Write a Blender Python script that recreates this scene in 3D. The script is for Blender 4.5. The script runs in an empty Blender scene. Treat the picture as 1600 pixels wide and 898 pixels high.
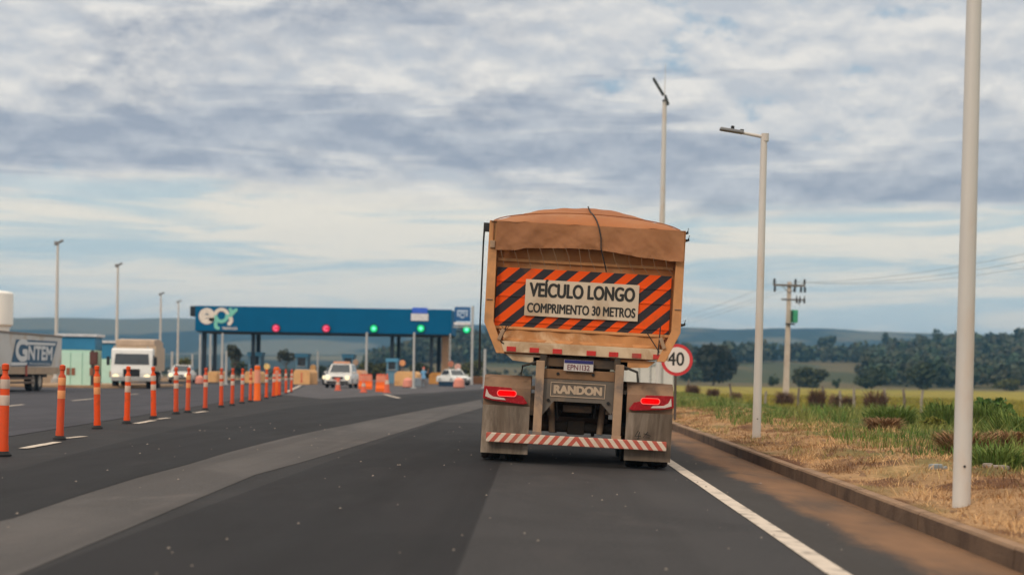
import bpy, bmesh, math, random
import numpy as np
from mathutils import Vector, Matrix

random.seed(7)
rng = np.random.default_rng(11)
R = math.radians
SC = bpy.context.scene
COL = SC.collection

# ------------------------------------------------------------------ camera
F, U0, V0, HC, RHO = 2600.0, 838.0, 584.0, 1.2, 0.0157   # focal length (px of a 1600 px wide frame), vanishing point, eye height, roll
cam_d = bpy.data.cameras.new('camera')
cam = bpy.data.objects.new('camera', cam_d)
COL.objects.link(cam)
SC.camera = cam
cr, sr = math.cos(RHO), math.sin(RHO)
cam.matrix_world = Matrix(((cr, -sr, 0, 0), (0, 0, -1, 0), (sr, cr, 0, HC), (0, 0, 0, 1)))
cam_d.sensor_width = 36.0
cam_d.lens = F / 1600 * 36
cam_d.shift_x = -(U0 - 800) / 1600
cam_d.shift_y = (V0 - 449) / 1600
cam_d.clip_start = 0.2
cam_d.clip_end = 9000
cam_d.dof.use_dof = True
cam_d.dof.focus_distance = 23.2
cam_d.dof.aperture_fstop = 1.4

def P(u, v, y):
    """world point seen at photo pixel (u, v) at distance y"""
    xc, yc = (u - U0) / F * y, -(v - V0) / F * y
    return Vector((xc * cr - yc * sr, y, xc * sr + yc * cr + HC))
def G(u, v, z=0.0):
    """point of the level plane z seen at photo pixel (u, v)"""
    xc, yc = (u - U0) / F, -(v - V0) / F
    y = (z - HC) / (xc * sr + yc * cr)
    return P(u, v, y)

# ------------------------------------------------------------------ render / exposure
SC.render.engine = 'CYCLES'
SC.view_settings.view_transform = 'Standard'
SC.view_settings.look = 'None'
SC.view_settings.exposure = 0.0
SC.view_settings.gamma = 1.0
SC.cycles.use_denoising = True
SC.cycles.max_bounces = 6
SC.cycles.diffuse_bounces = 3
SC.cycles.volume_bounces = 1
SC.cycles.transparent_max_bounces = 8
SC.cycles.sample_clamp_indirect = 4

# ------------------------------------------------------------------ sun and sky
SUN_EL, SUN_AZ = 38.0, 215.0            # behind the camera, to the left
sd = bpy.data.lights.new('sun', 'SUN')
sd.energy = 1.5
sd.angle = R(14)
sd.color = (1.0, 0.84, 0.66)
sun = bpy.data.objects.new('sun', sd)
COL.objects.link(sun)
_d = Vector((math.sin(R(SUN_AZ)) * math.cos(R(SUN_EL)), math.cos(R(SUN_AZ)) * math.cos(R(SUN_EL)), math.sin(R(SUN_EL))))
sun.rotation_euler = (-_d).to_track_quat('-Z', 'Y').to_euler()

class NT:
    """small helper to write shader node trees"""
    def __init__(s, tree):
        s.t = tree; s.n = tree.nodes; s.l = tree.links
    def put(s, sock, v):
        if v is None: return
        if hasattr(v, 'is_output') or isinstance(v, bpy.types.NodeSocket): s.l.new(v, sock)
        else:
            if isinstance(v, (tuple, list)) and len(v) == 3 and sock.type == 'RGBA': v = (*v, 1)
            sock.default_value = v
    def math(s, op, a, b=None, c=None, clamp=False):
        n = s.n.new('ShaderNodeMath'); n.operation = op; n.use_clamp = clamp
        for i, v in enumerate((a, b, c)): s.put(n.inputs[i], v)
        return n.outputs[0]
    def vmath(s, op, a, b=None):
        n = s.n.new('ShaderNodeVectorMath'); n.operation = op
        s.put(n.inputs[0], a); s.put(n.inputs[1], b)
        return n.outputs[0]
    def noise(s, vec, scale, detail=4, rough=0.5, dist=0.0, dim='3D'):
        n = s.n.new('ShaderNodeTexNoise'); n.noise_dimensions = dim
        s.put(n.inputs['Vector'], vec)
        n.inputs['Scale'].default_value = scale; n.inputs['Detail'].default_value = detail
        n.inputs['Roughness'].default_value = rough; n.inputs['Distortion'].default_value = dist
        return n.outputs['Fac']
    def smooth(s, v, a, b, lo=0.0, hi=1.0):
        n = s.n.new('ShaderNodeMapRange'); n.interpolation_type = 'SMOOTHSTEP'
        s.put(n.inputs[0], v)
        for i, x in enumerate((a, b, lo, hi)): n.inputs[i + 1].default_value = x
        return n.outputs[0]
    def lin(s, v, a, b, lo=0.0, hi=1.0):
        n = s.n.new('ShaderNodeMapRange')
        s.put(n.inputs[0], v)
        for i, x in enumerate((a, b, lo, hi)): n.inputs[i + 1].default_value = x
        return n.outputs[0]
    def mix(s, f, a, b, mode='MIX'):
        n = s.n.new('ShaderNodeMix'); n.data_type = 'RGBA'; n.blend_type = mode
        s.put(n.inputs[0], f); s.put(n.inputs[6], a); s.put(n.inputs[7], b)
        return n.outputs[2]
    def sep(s, v):
        n = s.n.new('ShaderNodeSeparateXYZ'); s.put(n.inputs[0], v); return n.outputs
    def comb(s, x, y, z=0.0):
        n = s.n.new('ShaderNodeCombineXYZ')
        for i, v in enumerate((x, y, z)): s.put(n.inputs[i], v)
        return n.outputs[0]
    def coord(s, which='Object'):
        return s.n.new('ShaderNodeTexCoord').outputs[which]

def srgb(r, g, b, k=1.0):
    f = lambda c: ((c / 255 + 0.055) / 1.055) ** 2.4 if c > 10 else c / 255 / 12.92
    return (f(r) * k, f(g) * k, f(b) * k)

W = bpy.data.worlds.new('World')
SC.world = W
W.use_nodes = True
wn = NT(W.node_tree)
W.node_tree.nodes.clear()
out = wn.n.new('ShaderNodeOutputWorld')
bg = wn.n.new('ShaderNodeBackground'); bg.inputs['Strength'].default_value = 0.1
wn.l.new(bg.outputs[0], out.inputs['Surface'])
sky = wn.n.new('ShaderNodeTexSky'); sky.sky_type = 'NISHITA'
sky.sun_disc = False; sky.sun_elevation = R(SUN_EL); sky.sun_rotation = R(SUN_AZ)
sky.air_density = 1.0; sky.dust_density = 1.2; sky.ozone_density = 1.5
d = wn.coord('Generated')
x, y, z = wn.sep(d)
K = 10.0                                                            # undoes the Background strength for colours given directly
def cloud_field(dz):
    zz = wn.math('ADD', z, dz)
    a = wn.noise(wn.comb(wn.math('MULTIPLY', x, 15.0), wn.math('MULTIPLY', y, 15.0), wn.math('MULTIPLY', zz, 30.0)), 1.0, 10, 0.55, 0.05)
    b = wn.noise(wn.comb(wn.math('MULTIPLY', x, 2.6), wn.math('MULTIPLY_ADD', y, 2.6, 4.4), wn.math('MULTIPLY', zz, 11.0)), 1.0, 3, 0.5, 0.4)
    return wn.math('ADD', wn.math('MULTIPLY', a, 0.68), wn.math('MULTIPLY', b, 0.36))
c0 = cloud_field(0.0)
c1 = cloud_field(0.0075)                                             # the same clouds a little higher up: what faces the light
lit = wn.math('MULTIPLY_ADD', wn.math('SUBTRACT', c0, c1), 7.0, 0.42, clamp=True)
mask = wn.smooth(c0, 0.335, 0.425)
thick = wn.smooth(c0, 0.46, 0.62)
c_dark, c_mid, c_white = srgb(166, 173, 186, K), srgb(200, 204, 210, K), srgb(240, 236, 230, K)
ccol = wn.mix(lit, wn.mix(thick, c_mid, c_dark), c_white)
blue = wn.mix(0.7, wn.mix(1.0, sky.outputs[0], (0.62, 0.62, 0.62), 'MULTIPLY'), srgb(172, 200, 220, K))
skyc = wn.mix(mask, blue, ccol)
# a long flat sheet of shaded cloud base
sheetn = wn.noise(wn.comb(wn.math('MULTIPLY', x, 3.2), wn.math('MULTIPLY', y, 3.2), wn.math('MULTIPLY', z, 40.0)), 1.0, 8, 0.6, 0.4)
band = wn.math('MULTIPLY', wn.smooth(z, 0.098, 0.112), wn.smooth(z, 0.160, 0.128))
base_shade = wn.math('MULTIPLY', wn.smooth(wn.math('MULTIPLY_ADD', band, 0.17, sheetn), 0.55, 0.68), wn.smooth(z, 0.094, 0.106))
skyc = wn.mix(wn.math('MULTIPLY', base_shade, 0.8), skyc, wn.mix(lit, srgb(158, 167, 183, K), srgb(192, 198, 207, K)))
# low, thin sheets of cream cloud towards the horizon
st = wn.noise(wn.comb(wn.math('MULTIPLY', x, 6.0), wn.math('MULTIPLY', y, 6.0), wn.math('MULTIPLY', z, 58.0)), 1.0, 8, 0.58, 0.7)
low = wn.mix(wn.smooth(st, 0.36, 0.56), srgb(198, 216, 220, K), srgb(252, 243, 226, K))
skyc = wn.mix(wn.smooth(wn.math('MULTIPLY_ADD', wn.math('SUBTRACT', sheetn, 0.5), 0.05, z), 0.112, 0.092, 0.0, 0.92), skyc, low)
skyc = wn.mix(wn.smooth(z, 0.066, 0.022, 0.0, 0.85), skyc, wn.mix(wn.smooth(st, 0.4, 0.58), srgb(228, 236, 234, K), srgb(254, 248, 234, K)))
# the cloud layer is brighter overhead than near the horizon
skyc = wn.vmath('MULTIPLY', skyc, wn.comb(wn.smooth(z, 0.26, 0.75, 1.0, 2.2), wn.smooth(z, 0.26, 0.75, 1.0, 2.05), wn.smooth(z, 0.26, 0.75, 1.0, 1.8)))
wn.l.new(skyc, bg.inputs['Color'])

# ------------------------------------------------------------------ materials
MATS = {}
def mat(name, col, rough=0.65, var=0.18, scale=2.5, dirt=None, dirt_amt=0.4, dirt_scale=1.6, stretch=(1, 1, 1), bump=0.0, bscale=40, metal=0.0, spec=0.2, tint=0.0):
    """a painted / raw surface: base colour varied by noise, patchy dirt of another colour, fine bump"""
    if name in MATS: return MATS[name]
    m = bpy.data.materials.new(name); m.use_nodes = True
    t = NT(m.node_tree); b = t.n['Principled BSDF']
    co = t.coord('Object')
    oi = t.n.new('ShaderNodeObjectInfo')
    co = t.vmath('ADD', co, t.vmath('MULTIPLY', t.comb(oi.outputs['Random'], oi.outputs['Random'], 0.0), (13.0, 7.0, 0.0)))
    cs = t.vmath('MULTIPLY', co, stretch)
    n1 = t.noise(cs, scale, 5, 0.6)
    c = t.mix(t.lin(n1, 0.25, 0.75), tuple(v * (1 - var) for v in col), tuple(v * (1 + var) for v in col))
    if dirt is not None:
        n2 = t.noise(t.vmath('ADD', cs, (4.2, 1.3, 7.7)), dirt_scale, 7, 0.62, 0.5)
        c = t.mix(t.smooth(n2, 0.62 - 0.35 * dirt_amt, 0.78 - 0.2 * dirt_amt, 0, 0.85), c, dirt)
    if tint: c = t.mix(t.math('MULTIPLY', oi.outputs['Random'], tint), c, tuple(v * 0.55 + 0.03 for v in col))
    t.put(b.inputs['Base Color'], c)
    t.put(b.inputs['Roughness'], t.lin(n1, 0.2, 0.8, max(0.05, rough - 0.12), min(1, rough + 0.12)))
    b.inputs['Metallic'].default_value = metal
    b.inputs['Specular IOR Level'].default_value = spec
    if bump:
        bn = t.n.new('ShaderNodeBump'); bn.inputs['Strength'].default_value = bump; bn.inputs['Distance'].default_value = 0.02
        t.put(bn.inputs['Height'], t.noise(co, bscale, 4, 0.6)); t.put(b.inputs['Normal'], bn.outputs[0])
    MATS[name] = m
    return m
def glow(name, col, strength):
    if name in MATS: return MATS[name]
    m = bpy.data.materials.new(name); m.use_nodes = True
    m.node_tree.nodes.clear()
    e = m.node_tree.nodes.new('ShaderNodeEmission'); o = m.node_tree.nodes.new('ShaderNodeOutputMaterial')
    e.inputs['Color'].default_value = (*col, 1); e.inputs['Strength'].default_value = strength
    m.node_tree.links.new(e.outputs[0], o.inputs['Surface'])
    MATS[name] = m
    return m
def stripes(name, ca, cb, period, slope, axes=(0, 2), mirror=False, duty=0.5, dirt=(0.2, 0.13, 0.08), dirt_amt=0.25, rough=0.5):
    """diagonal warning stripes painted across an object's face"""
    if name in MATS: return MATS[name]
    m = bpy.data.materials.new(name); m.use_nodes = True
    t = NT(m.node_tree); b = t.n['Principled BSDF']
    co = t.coord('Object'); s = t.sep(co)
    a = t.math('ABSOLUTE', s[axes[0]]) if mirror else s[axes[0]]
    w = t.math('ADD', a, t.math('MULTIPLY', s[axes[1]], slope))
    f = t.math('FRACT', t.math('DIVIDE', t.math('ADD', w, 50.0), period))
    e = t.math('LESS_THAN', f, duty)
    c = t.mix(e, ca, cb)
    n2 = t.noise(co, 2.6, 7, 0.65, 0.4)
    c = t.mix(t.smooth(n2, 0.6 - 0.3 * dirt_amt, 0.85 - 0.2 * dirt_amt, 0, 0.7), c, dirt)
    t.put(b.inputs['Base Color'], c); b.inputs['Roughness'].default_value = rough; b.inputs['Specular IOR Level'].default_value = 0.15
    MATS[name] = m
    return m
def asphalt(name, base, warm=0.0, speck=1.0):
    if name in MATS: return MATS[name]
    m = bpy.data.materials.new(name); m.use_nodes = True
    t = NT(m.node_tree); b = t.n['Principled BSDF']
    co = t.coord('Object')
    long_ = t.vmath('MULTIPLY', co, (1.0, 0.16, 1.0)); soft = t.vmath('MULTIPLY', co, (1.0, 0.45, 1.0))
    n1 = t.noise(long_, 1.1, 7, 0.62, 0.3); n2 = t.noise(co, 38, 4, 0.75); n3 = t.noise(soft, 0.42, 6, 0.6, 0.8)
    c = t.mix(t.lin(n1, 0.36, 0.64), tuple(v * 0.80 for v in base), tuple(v * 1.20 for v in base))
    c = t.mix(t.smooth(n3, 0.42, 0.60, 0.0, 0.75), c, tuple(v * 0.70 for v in base))                     # oil and rubber darkening
    c = t.mix(t.smooth(t.noise(soft, 0.9, 7, 0.65, 0.6), 0.52, 0.68, 0.0, 0.6), c, (base[0] * 1.45, base[1] * 1.36, base[2] * 1.32))   # scuffed, dusty patches
    c = t.mix(t.smooth(n2, 0.42, 0.62, 0.0, 0.45), c, tuple(v * 1.55 for v in base))                     # aggregate
    trk = t.noise(t.vmath('MULTIPLY', co, (1.0, 0.012, 1.0)), 1.5, 3, 0.5)
    c = t.mix(t.smooth(trk, 0.52, 0.66, 0.0, 0.5), c, tuple(v * 0.72 for v in base))                     # wheel tracks
    c = t.mix(warm, c, (base[0] * 1.6 + 0.02, base[1] * 1.4 + 0.01, base[2] * 1.1))
    t.put(b.inputs['Base Color'], c)
    t.put(b.inputs['Roughness'], t.lin(n1, 0.2, 0.8, 0.72, 0.92)); b.inputs['Specular IOR Level'].default_value = 0.12
    bn = t.n.new('ShaderNodeBump'); bn.inputs['Strength'].default_value = 0.35; bn.inputs['Distance'].default_value = 0.006
    t.put(bn.inputs['Height'], t.noise(co, 90, 3, 0.7)); t.put(b.inputs['Normal'], bn.outputs[0])
    MATS[name] = m
    return m
def attr_mat(name, rough=0.85, var=0.35, scales=(1.2, 14), trans=0.0, bump=0.0):
    """surface colour from the mesh's own 'col' attribute (species / soil colour), broken up by noise"""
    if name in MATS: return MATS[name]
    m = bpy.data.materials.new(name); m.use_nodes = True
    t = NT(m.node_tree); b = t.n['Principled BSDF']
    at = t.n.new('ShaderNodeAttribute'); at.attribute_name = 'col'
    co = t.coord('Object')
    n = t.math('MULTIPLY', t.lin(t.noise(co, scales[0], 5, 0.6), 0.25, 0.75, 1 - var, 1 + var), t.lin(t.noise(co, scales[1], 4, 0.65), 0.25, 0.75, 1 - var * 0.7, 1 + var * 0.7))
    t.put(b.inputs['Base Color'], t.vmath('MULTIPLY', at.outputs['Color'], t.comb(n, n, n)))
    b.inputs['Roughness'].default_value = rough; b.inputs['Specular IOR Level'].default_value = 0.2
    if bump:
        bn = t.n.new('ShaderNodeBump'); bn.inputs['Strength'].default_value = 0.8; bn.inputs['Distance'].default_value = bump
        t.put(bn.inputs['Height'], t.noise(co, 7, 6, 0.7)); t.put(b.inputs['Normal'], bn.outputs[0])
    MATS[name] = m
    return m

# ------------------------------------------------------------------ mesh helpers
class MB:
    def __init__(s): s.bm = bmesh.new()
    def box(s, c, size, bevel=0.0, rot=None, taper=None):
        r = bmesh.ops.create_cube(s.bm, size=1.0)
        vs = r['verts']
        for v in vs:
            k = 1.0
            if taper and v.co.z > 0: v.co.x *= taper[0]; v.co.y *= taper[1]
            v.co = Vector((v.co.x * size[0], v.co.y * size[1], v.co.z * size[2]))
        if bevel:
            es = list({e for v in vs for e in v.link_edges})
            g = bmesh.ops.bevel(s.bm, geom=es, offset=bevel, segments=2, affect='EDGES', profile=0.6)
            vs = list({v for f in g['faces'] for v in f.verts} | {v for v in vs if v.is_valid})
        for v in vs:
            if rot is not None: v.co = rot @ v.co
            v.co += Vector(c)
        return s
    def tube(s, pts, radii, n=10, cap=True):
        pts = [Vector(p) for p in pts]
        if not isinstance(radii, (list, tuple)): radii = [radii] * len(pts)
        rings = []
        ref = None
        for i, p in enumerate(pts):
            t = (pts[min(i + 1, len(pts) - 1)] - pts[max(i - 1, 0)]).normalized()
            if ref is None or abs(ref.dot(t)) > 0.97: ref = Vector((1, 0, 0)) if abs(t.x) < 0.8 else Vector((0, 0, 1))
            a = t.cross(ref).normalized(); b = t.cross(a).normalized()
            ref = -b if False else ref
            rings.append([s.bm.verts.new(p + (a * math.cos(2 * math.pi * k / n) + b * math.sin(2 * math.pi * k / n)) * radii[i]) for k in range(n)])
        for r0, r1 in zip(rings, rings[1:]):
            for k in range(n): s.bm.faces.new((r0[k], r0[(k + 1) % n], r1[(k + 1) % n], r1[k]))
        if cap:
            s.bm.faces.new(rings[0][::-1]); s.bm.faces.new(rings[-1])
        return s
    def lathe(s, prof, c=(0, 0, 0), axis='Z', n=24, close=False):
        """prof: (radius, height) pairs turned about an axis through c"""
        c = Vector(c); rings = []
        for r, h in prof:
            ring = []
            for k in range(n):
                a = 2 * math.pi * k / n
                q = {'Z': (r * math.cos(a), r * math.sin(a), h), 'X': (h, r * math.cos(a), r * math.sin(a)), 'Y': (r * math.cos(a), h, r * math.sin(a))}[axis]
                ring.append(s.bm.verts.new(c + Vector(q)))
            rings.append(ring)
        pairs = list(zip(rings, rings[1:])) + ([(rings[-1], rings[0])] if close else [])
        for r0, r1 in pairs:
            for k in range(n): s.bm.faces.new((r0[k], r0[(k + 1) % n], r1[(k + 1) % n], r1[k]))
        if not close:
            if prof[0][0] > 1e-5: s.bm.faces.new(rings[0][::-1])
            if prof[-1][0] > 1e-5: s.bm.faces.new(rings[-1])
        return s
    def prism(s, poly, a, b, plane='XZ', bevel=0.0):
        """polygon in a plane, extruded from a to b along the third axis"""
        mk = {'XZ': lambda p, t: (p[0], t, p[1]), 'YZ': lambda p, t: (t, p[0], p[1]), 'XY': lambda p, t: (p[0], p[1], t)}[plane]
        v0 = [s.bm.verts.new(mk(p, a)) for p in poly]; v1 = [s.bm.verts.new(mk(p, b)) for p in poly]
        n = len(poly); fs = []
        fs.append(s.bm.faces.new(v0)); fs.append(s.bm.faces.new(v1[::-1]))
        for k in range(n): fs.append(s.bm.faces.new((v0[k], v1[k], v1[(k + 1) % n], v0[(k + 1) % n])))
        if bevel:
            es = list({e for f in fs for e in f.edges})
            bmesh.ops.bevel(s.bm, geom=es, offset=bevel, segments=2, affect='EDGES', profile=0.6)
        return s
    def grid(s, nu, nv, fn):
        vs = [[s.bm.verts.new(fn(i / nu, j / nv)) for j in range(nv + 1)] for i in range(nu + 1)]
        for i in range(nu):
            for j in range(nv): s.bm.faces.new((vs[i][j], vs[i + 1][j], vs[i + 1][j + 1], vs[i][j + 1]))
        return s
    def ribbon(s, pts, width, y0, y1):
        """a flat brush stroke with round ends in the XZ plane, from depth y0 to y1"""
        pts = [Vector((p[0], p[1])) for p in pts]; L, Rr = [], []
        w = width / 2
        for i, p in enumerate(pts):
            t = (pts[min(i + 1, len(pts) - 1)] - pts[max(i - 1, 0)]).normalized(); nn = Vector((-t.y, t.x))
            if i == 0:
                cap0 = [p + (-t * math.sin(a) + nn * math.cos(a)) * w for a in [math.pi * k / 6 for k in range(1, 6)]]
            if i == len(pts) - 1:
                cap1 = [p + (t * math.sin(a) - nn * math.cos(a)) * w for a in [math.pi * k / 6 for k in range(1, 6)]]
            L.append(p + nn * w); Rr.append(p - nn * w)
        for k in range(len(pts) - 1):
            s.prism([L[k], L[k + 1], Rr[k + 1], Rr[k]], y0, y1)
        s.prism([L[0]] + cap0 + [Rr[0]], y0, y1); s.prism([Rr[-1]] + cap1 + [L[-1]], y0, y1)
        return s
    def build(s, name, m, parent=None, smooth=False, sharp=35):
        bmesh.ops.recalc_face_normals(s.bm, faces=s.bm.faces)
        me = bpy.data.meshes.new(name); s.bm.to_mesh(me); s.bm.free()
        if m is not None: me.materials.append(m)
        if smooth:
            me.polygons.foreach_set('use_smooth', [True] * len(me.polygons))
            try: me.set_sharp_from_angle(angle=R(sharp))
            except Exception: pass
        o = bpy.data.objects.new(name, me); COL.objects.link(o)
        if parent is not None: o.parent = parent
        return o

def tag(o, label=None, cat=None, group=None, kind=None):
    for k, v in (('label', label), ('category', cat), ('group', group), ('kind', kind)):
        if v: o[k] = v
    return o
def thing(name, label, cat, loc=(0, 0, 0), rz=0.0, group=None):
    o = bpy.data.objects.new(name, None); COL.objects.link(o)
    o.empty_display_size = 0.2; o.location = loc; o.rotation_euler = (0, 0, rz)
    return tag(o, label, cat, group)
def copy_tree(o, parent=None):
    c = o.copy(); COL.objects.link(c)
    if parent is not None: c.parent = parent
    for ch in list(o.children): copy_tree(ch, c)
    return c
def text_mesh(body, bold=0.0, depth=0.002):
    cu = bpy.data.curves.new('lettering', 'FONT'); cu.body = body; cu.offset = bold; cu.extrude = 0.0; cu.align_x = 'LEFT'
    ob = bpy.data.objects.new('lettering', cu); COL.objects.link(ob)
    dg = bpy.context.evaluated_depsgraph_get()
    me = bpy.data.meshes.new_from_object(ob.evaluated_get(dg))
    bpy.data.objects.remove(ob); bpy.data.curves.remove(cu)
    return me
_CAP = None
def lettering(name, body, x0, x1, z0, cap, y, m, parent, bold=0.0, face=-1, matrix=None, shear=0.0):
    """words between x0 and x1, baseline z0, capitals cap high, standing in the XZ plane at depth y"""
    global _CAP
    if _CAP is None:
        e = text_mesh('E'); _CAP = max(v.co.y for v in e.vertices); bpy.data.meshes.remove(e)
    me = text_mesh(body, 0.0)
    xs = [v.co.x for v in me.vertices]; a, b = min(xs), max(xs)
    w = bold * cap * 1.35
    for v in me.vertices:
        zz = v.co.y * cap / _CAP
        v.co = Vector((x0 + w + (v.co.x - a) / (b - a) * (x1 - x0 - 2 * w) + shear * zz, y, z0 + zz))
    src = bmesh.new(); src.from_mesh(me); bm = bmesh.new()
    offs = [(0, 0)] + ([(w, 0), (-w, 0), (0, w * 0.7), (0, -w * 0.7), (w * .7, w * .5), (-w * .7, w * .5), (w * .7, -w * .5), (-w * .7, -w * .5)] if bold else [])
    for k, (dx, dz) in enumerate(offs):                             # copies side by side thicken the strokes
        vm = {v: bm.verts.new(v.co + Vector((dx, -0.0003 * k, dz))) for v in src.verts}
        for f in src.faces: bm.faces.new([vm[v] for v in f.verts])
    src.free()
    bm.to_mesh(me); bm.free()
    if matrix is not None: me.transform(matrix)
    me.materials.clear(); me.materials.append(m); me.name = name
    o = bpy.data.objects.new(name, me); COL.objects.link(o)
    if parent is not None: o.parent = parent
    return o
def np_mesh(name, verts, faces, m, col=None, parent=None, smooth=False):
    """verts (n,3), faces (k,3 or 4) numpy arrays, col (n,3) optional per-vertex surface colour"""
    me = bpy.data.meshes.new(name)
    verts = np.asarray(verts, np.float32); faces = np.asarray(faces, np.int32)
    me.vertices.add(len(verts)); me.vertices.foreach_set('co', verts.ravel())
    k = faces.shape[1]
    me.loops.add(faces.size); me.loops.foreach_set('vertex_index', faces.ravel())
    me.polygons.add(len(faces)); me.polygons.foreach_set('loop_start', np.arange(0, faces.size, k, dtype=np.int32))
    me.polygons.foreach_set('loop_total', np.full(len(faces), k, np.int32)) if hasattr(me.polygons[0], 'loop_total') and False else None
    if smooth: me.polygons.foreach_set('use_smooth', np.ones(len(faces), bool))
    me.update(calc_edges=True)
    if col is not None:
        at = me.attributes.new('col', 'FLOAT_COLOR', 'POINT')
        c4 = np.ones((len(verts), 4), np.float32); c4[:, :3] = col
        at.data.foreach_set('color', c4.ravel())
    me.materials.append(m)
    o = bpy.data.objects.new(name, me); COL.objects.link(o)
    if parent is not None: o.parent = parent
    return o

# value noise for shapes laid out with numpy
_tab = rng.random((256, 256))
def vnoise(x, y):
    x = np.asarray(x, float); y = np.asarray(y, float)
    xi, yi = np.floor(x).astype(int), np.floor(y).astype(int); fx, fy = x - xi, y - yi
    fx, fy = fx * fx * (3 - 2 * fx), fy * fy * (3 - 2 * fy)
    t = lambda a, b: _tab[a % 256, b % 256]
    return (t(xi, yi) * (1 - fx) + t(xi + 1, yi) * fx) * (1 - fy) + (t(xi, yi + 1) * (1 - fx) + t(xi + 1, yi + 1) * fx) * fy
def fbm(x, y, o=4):
    s, a, tot = 0, 1.0, 0
    for i in range(o):
        s = s + a * vnoise(x * 2 ** i + 17 * i, y * 2 ** i + 5 * i); tot += a; a *= 0.5
    return s / tot
def sstep(x, a, b):
    t = np.clip((np.asarray(x, float) - a) / (b - a), 0, 1); return t * t * (3 - 2 * t)

# ------------------------------------------------------------------ ground
CREASE, SLOPE = -0.45, 0.04
KERB_X, LINE_X = 3.45, 2.03
def road_z(x): return -SLOPE * np.maximum(0.0, np.asarray(x, float) - CREASE)
ROAD_END, ROAD_LEFT = 420.0, -34.0

ridge_u = np.array([300, 520, 600, 700, 800, 1000, 1100, 1300, 1380, 1450, 1600, 1800])
ridge_h = np.array([0, 0, 3.0, 8.5, 9.5, 9, 5.5, 7.0, 8.0, 10.5, 12.5, 13])
def terrain_z(x, y):
    x = np.asarray(x, float); y = np.asarray(y, float)
    yy = np.maximum(y, 1.0); u = U0 + F * x / yy
    # the verge swells a little behind the kerb, then falls away to the field
    z = 0.02 + 0.10 * sstep(x, 3.6, 5.2) - 0.85 * sstep(x, 7.0, 16.0) + 0.20 * (fbm(x * 1.9 + 3, y * 1.1) - 0.5) * sstep(x, 3.75, 4.2) * (x < 14) + 0.22 * (fbm(x * 0.5, y * 0.22) - 0.5) * sstep(x, 4.2, 7.0) * (1 - 0.6 * sstep(x, 14, 30))
    z = z + 0.12 * sstep(x, 6.2, 8.6) * (1 - sstep(x, 11, 16)) * sstep(y, 14, 24) * (1 - sstep(y, 44, 60)) * (0.6 + 0.8 * fbm(x * 0.4 + 11, y * 0.2))
    z = np.where(x < 0, -0.06 - 0.5 * sstep(-x, 36, 60), z)
    z = z - 0.3 * sstep(x, 16, 80)
    incor = (x < KERB_X + 0.12) & (x > ROAD_LEFT + 0.4) & (y < ROAD_END - 2)
    far = sstep(y, 300, 460)
    z = z * (1 - far) + far * (-1.0)
    right = sstep(u, 540, 700)
    z = z + right * 4.2 * sstep(y, 420, 700) * (0.8 + 0.4 * fbm(x * 0.006, y * 0.006))
    z = z + np.interp(u, ridge_u, ridge_h) * np.exp(-((y - 880) / 190.0) ** 2) * (y < 4000) * (0.92 + 0.16 * fbm(x * 0.01, y * 0.01))
    z = z + sstep(y, 1000, 1700) * (14 + 18 * (fbm(x * 0.0025 + 9, y * 0.0016) - 0.4))
    z = z + np.exp(-((y - 2700 - 260 * fbm(x * 0.002, 0 * y)) / 520.0) ** 2) * (60 + 34 * (fbm(x * 0.0016 + 3, y * 0.001) - 0.5) + 10 * (fbm(x * 0.008, y * 0.004) - 0.5))
    z = np.where(incor, -0.45, z)
    return z

def axis_lines(*segs):
    out = []
    for a, b, n in segs: out += list(np.linspace(a, b, n, endpoint=False))
    return np.array(out)
xs = np.concatenate([axis_lines((-2600, -600, 60), (-600, -100, 60), (-100, -36, 26)), [-35, ROAD_LEFT + 0.1, ROAD_LEFT + 0.5, -15, KERB_X - 0.5, KERB_X + 0.1, KERB_X + 0.13], axis_lines((3.7, 9, 44), (9, 20, 36), (20, 60, 40), (60, 600, 90), (600, 2600, 60)), [2600]])
ys = np.concatenate([axis_lines((-40, 5, 8), (5, 60, 230), (60, 140, 60), (140, 300, 40)), [300, 340, 380, ROAD_END - 4, ROAD_END - 1.9], axis_lines((430, 1100, 90), (1100, 3600, 110)), [3600]])
GX, GY = np.meshgrid(xs, ys, indexing='ij')
GZ = terrain_z(GX, GY)
nx, ny = GX.shape
idx = np.arange(nx * ny).reshape(nx, ny)
faces = np.stack([idx[:-1, :-1].ravel(), idx[1:, :-1].ravel(), idx[1:, 1:].ravel(), idx[:-1, 1:].ravel()], 1)
def mixc(a, b, t): return a * (1 - t[..., None]) + np.array(b) * t[..., None]
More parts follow.
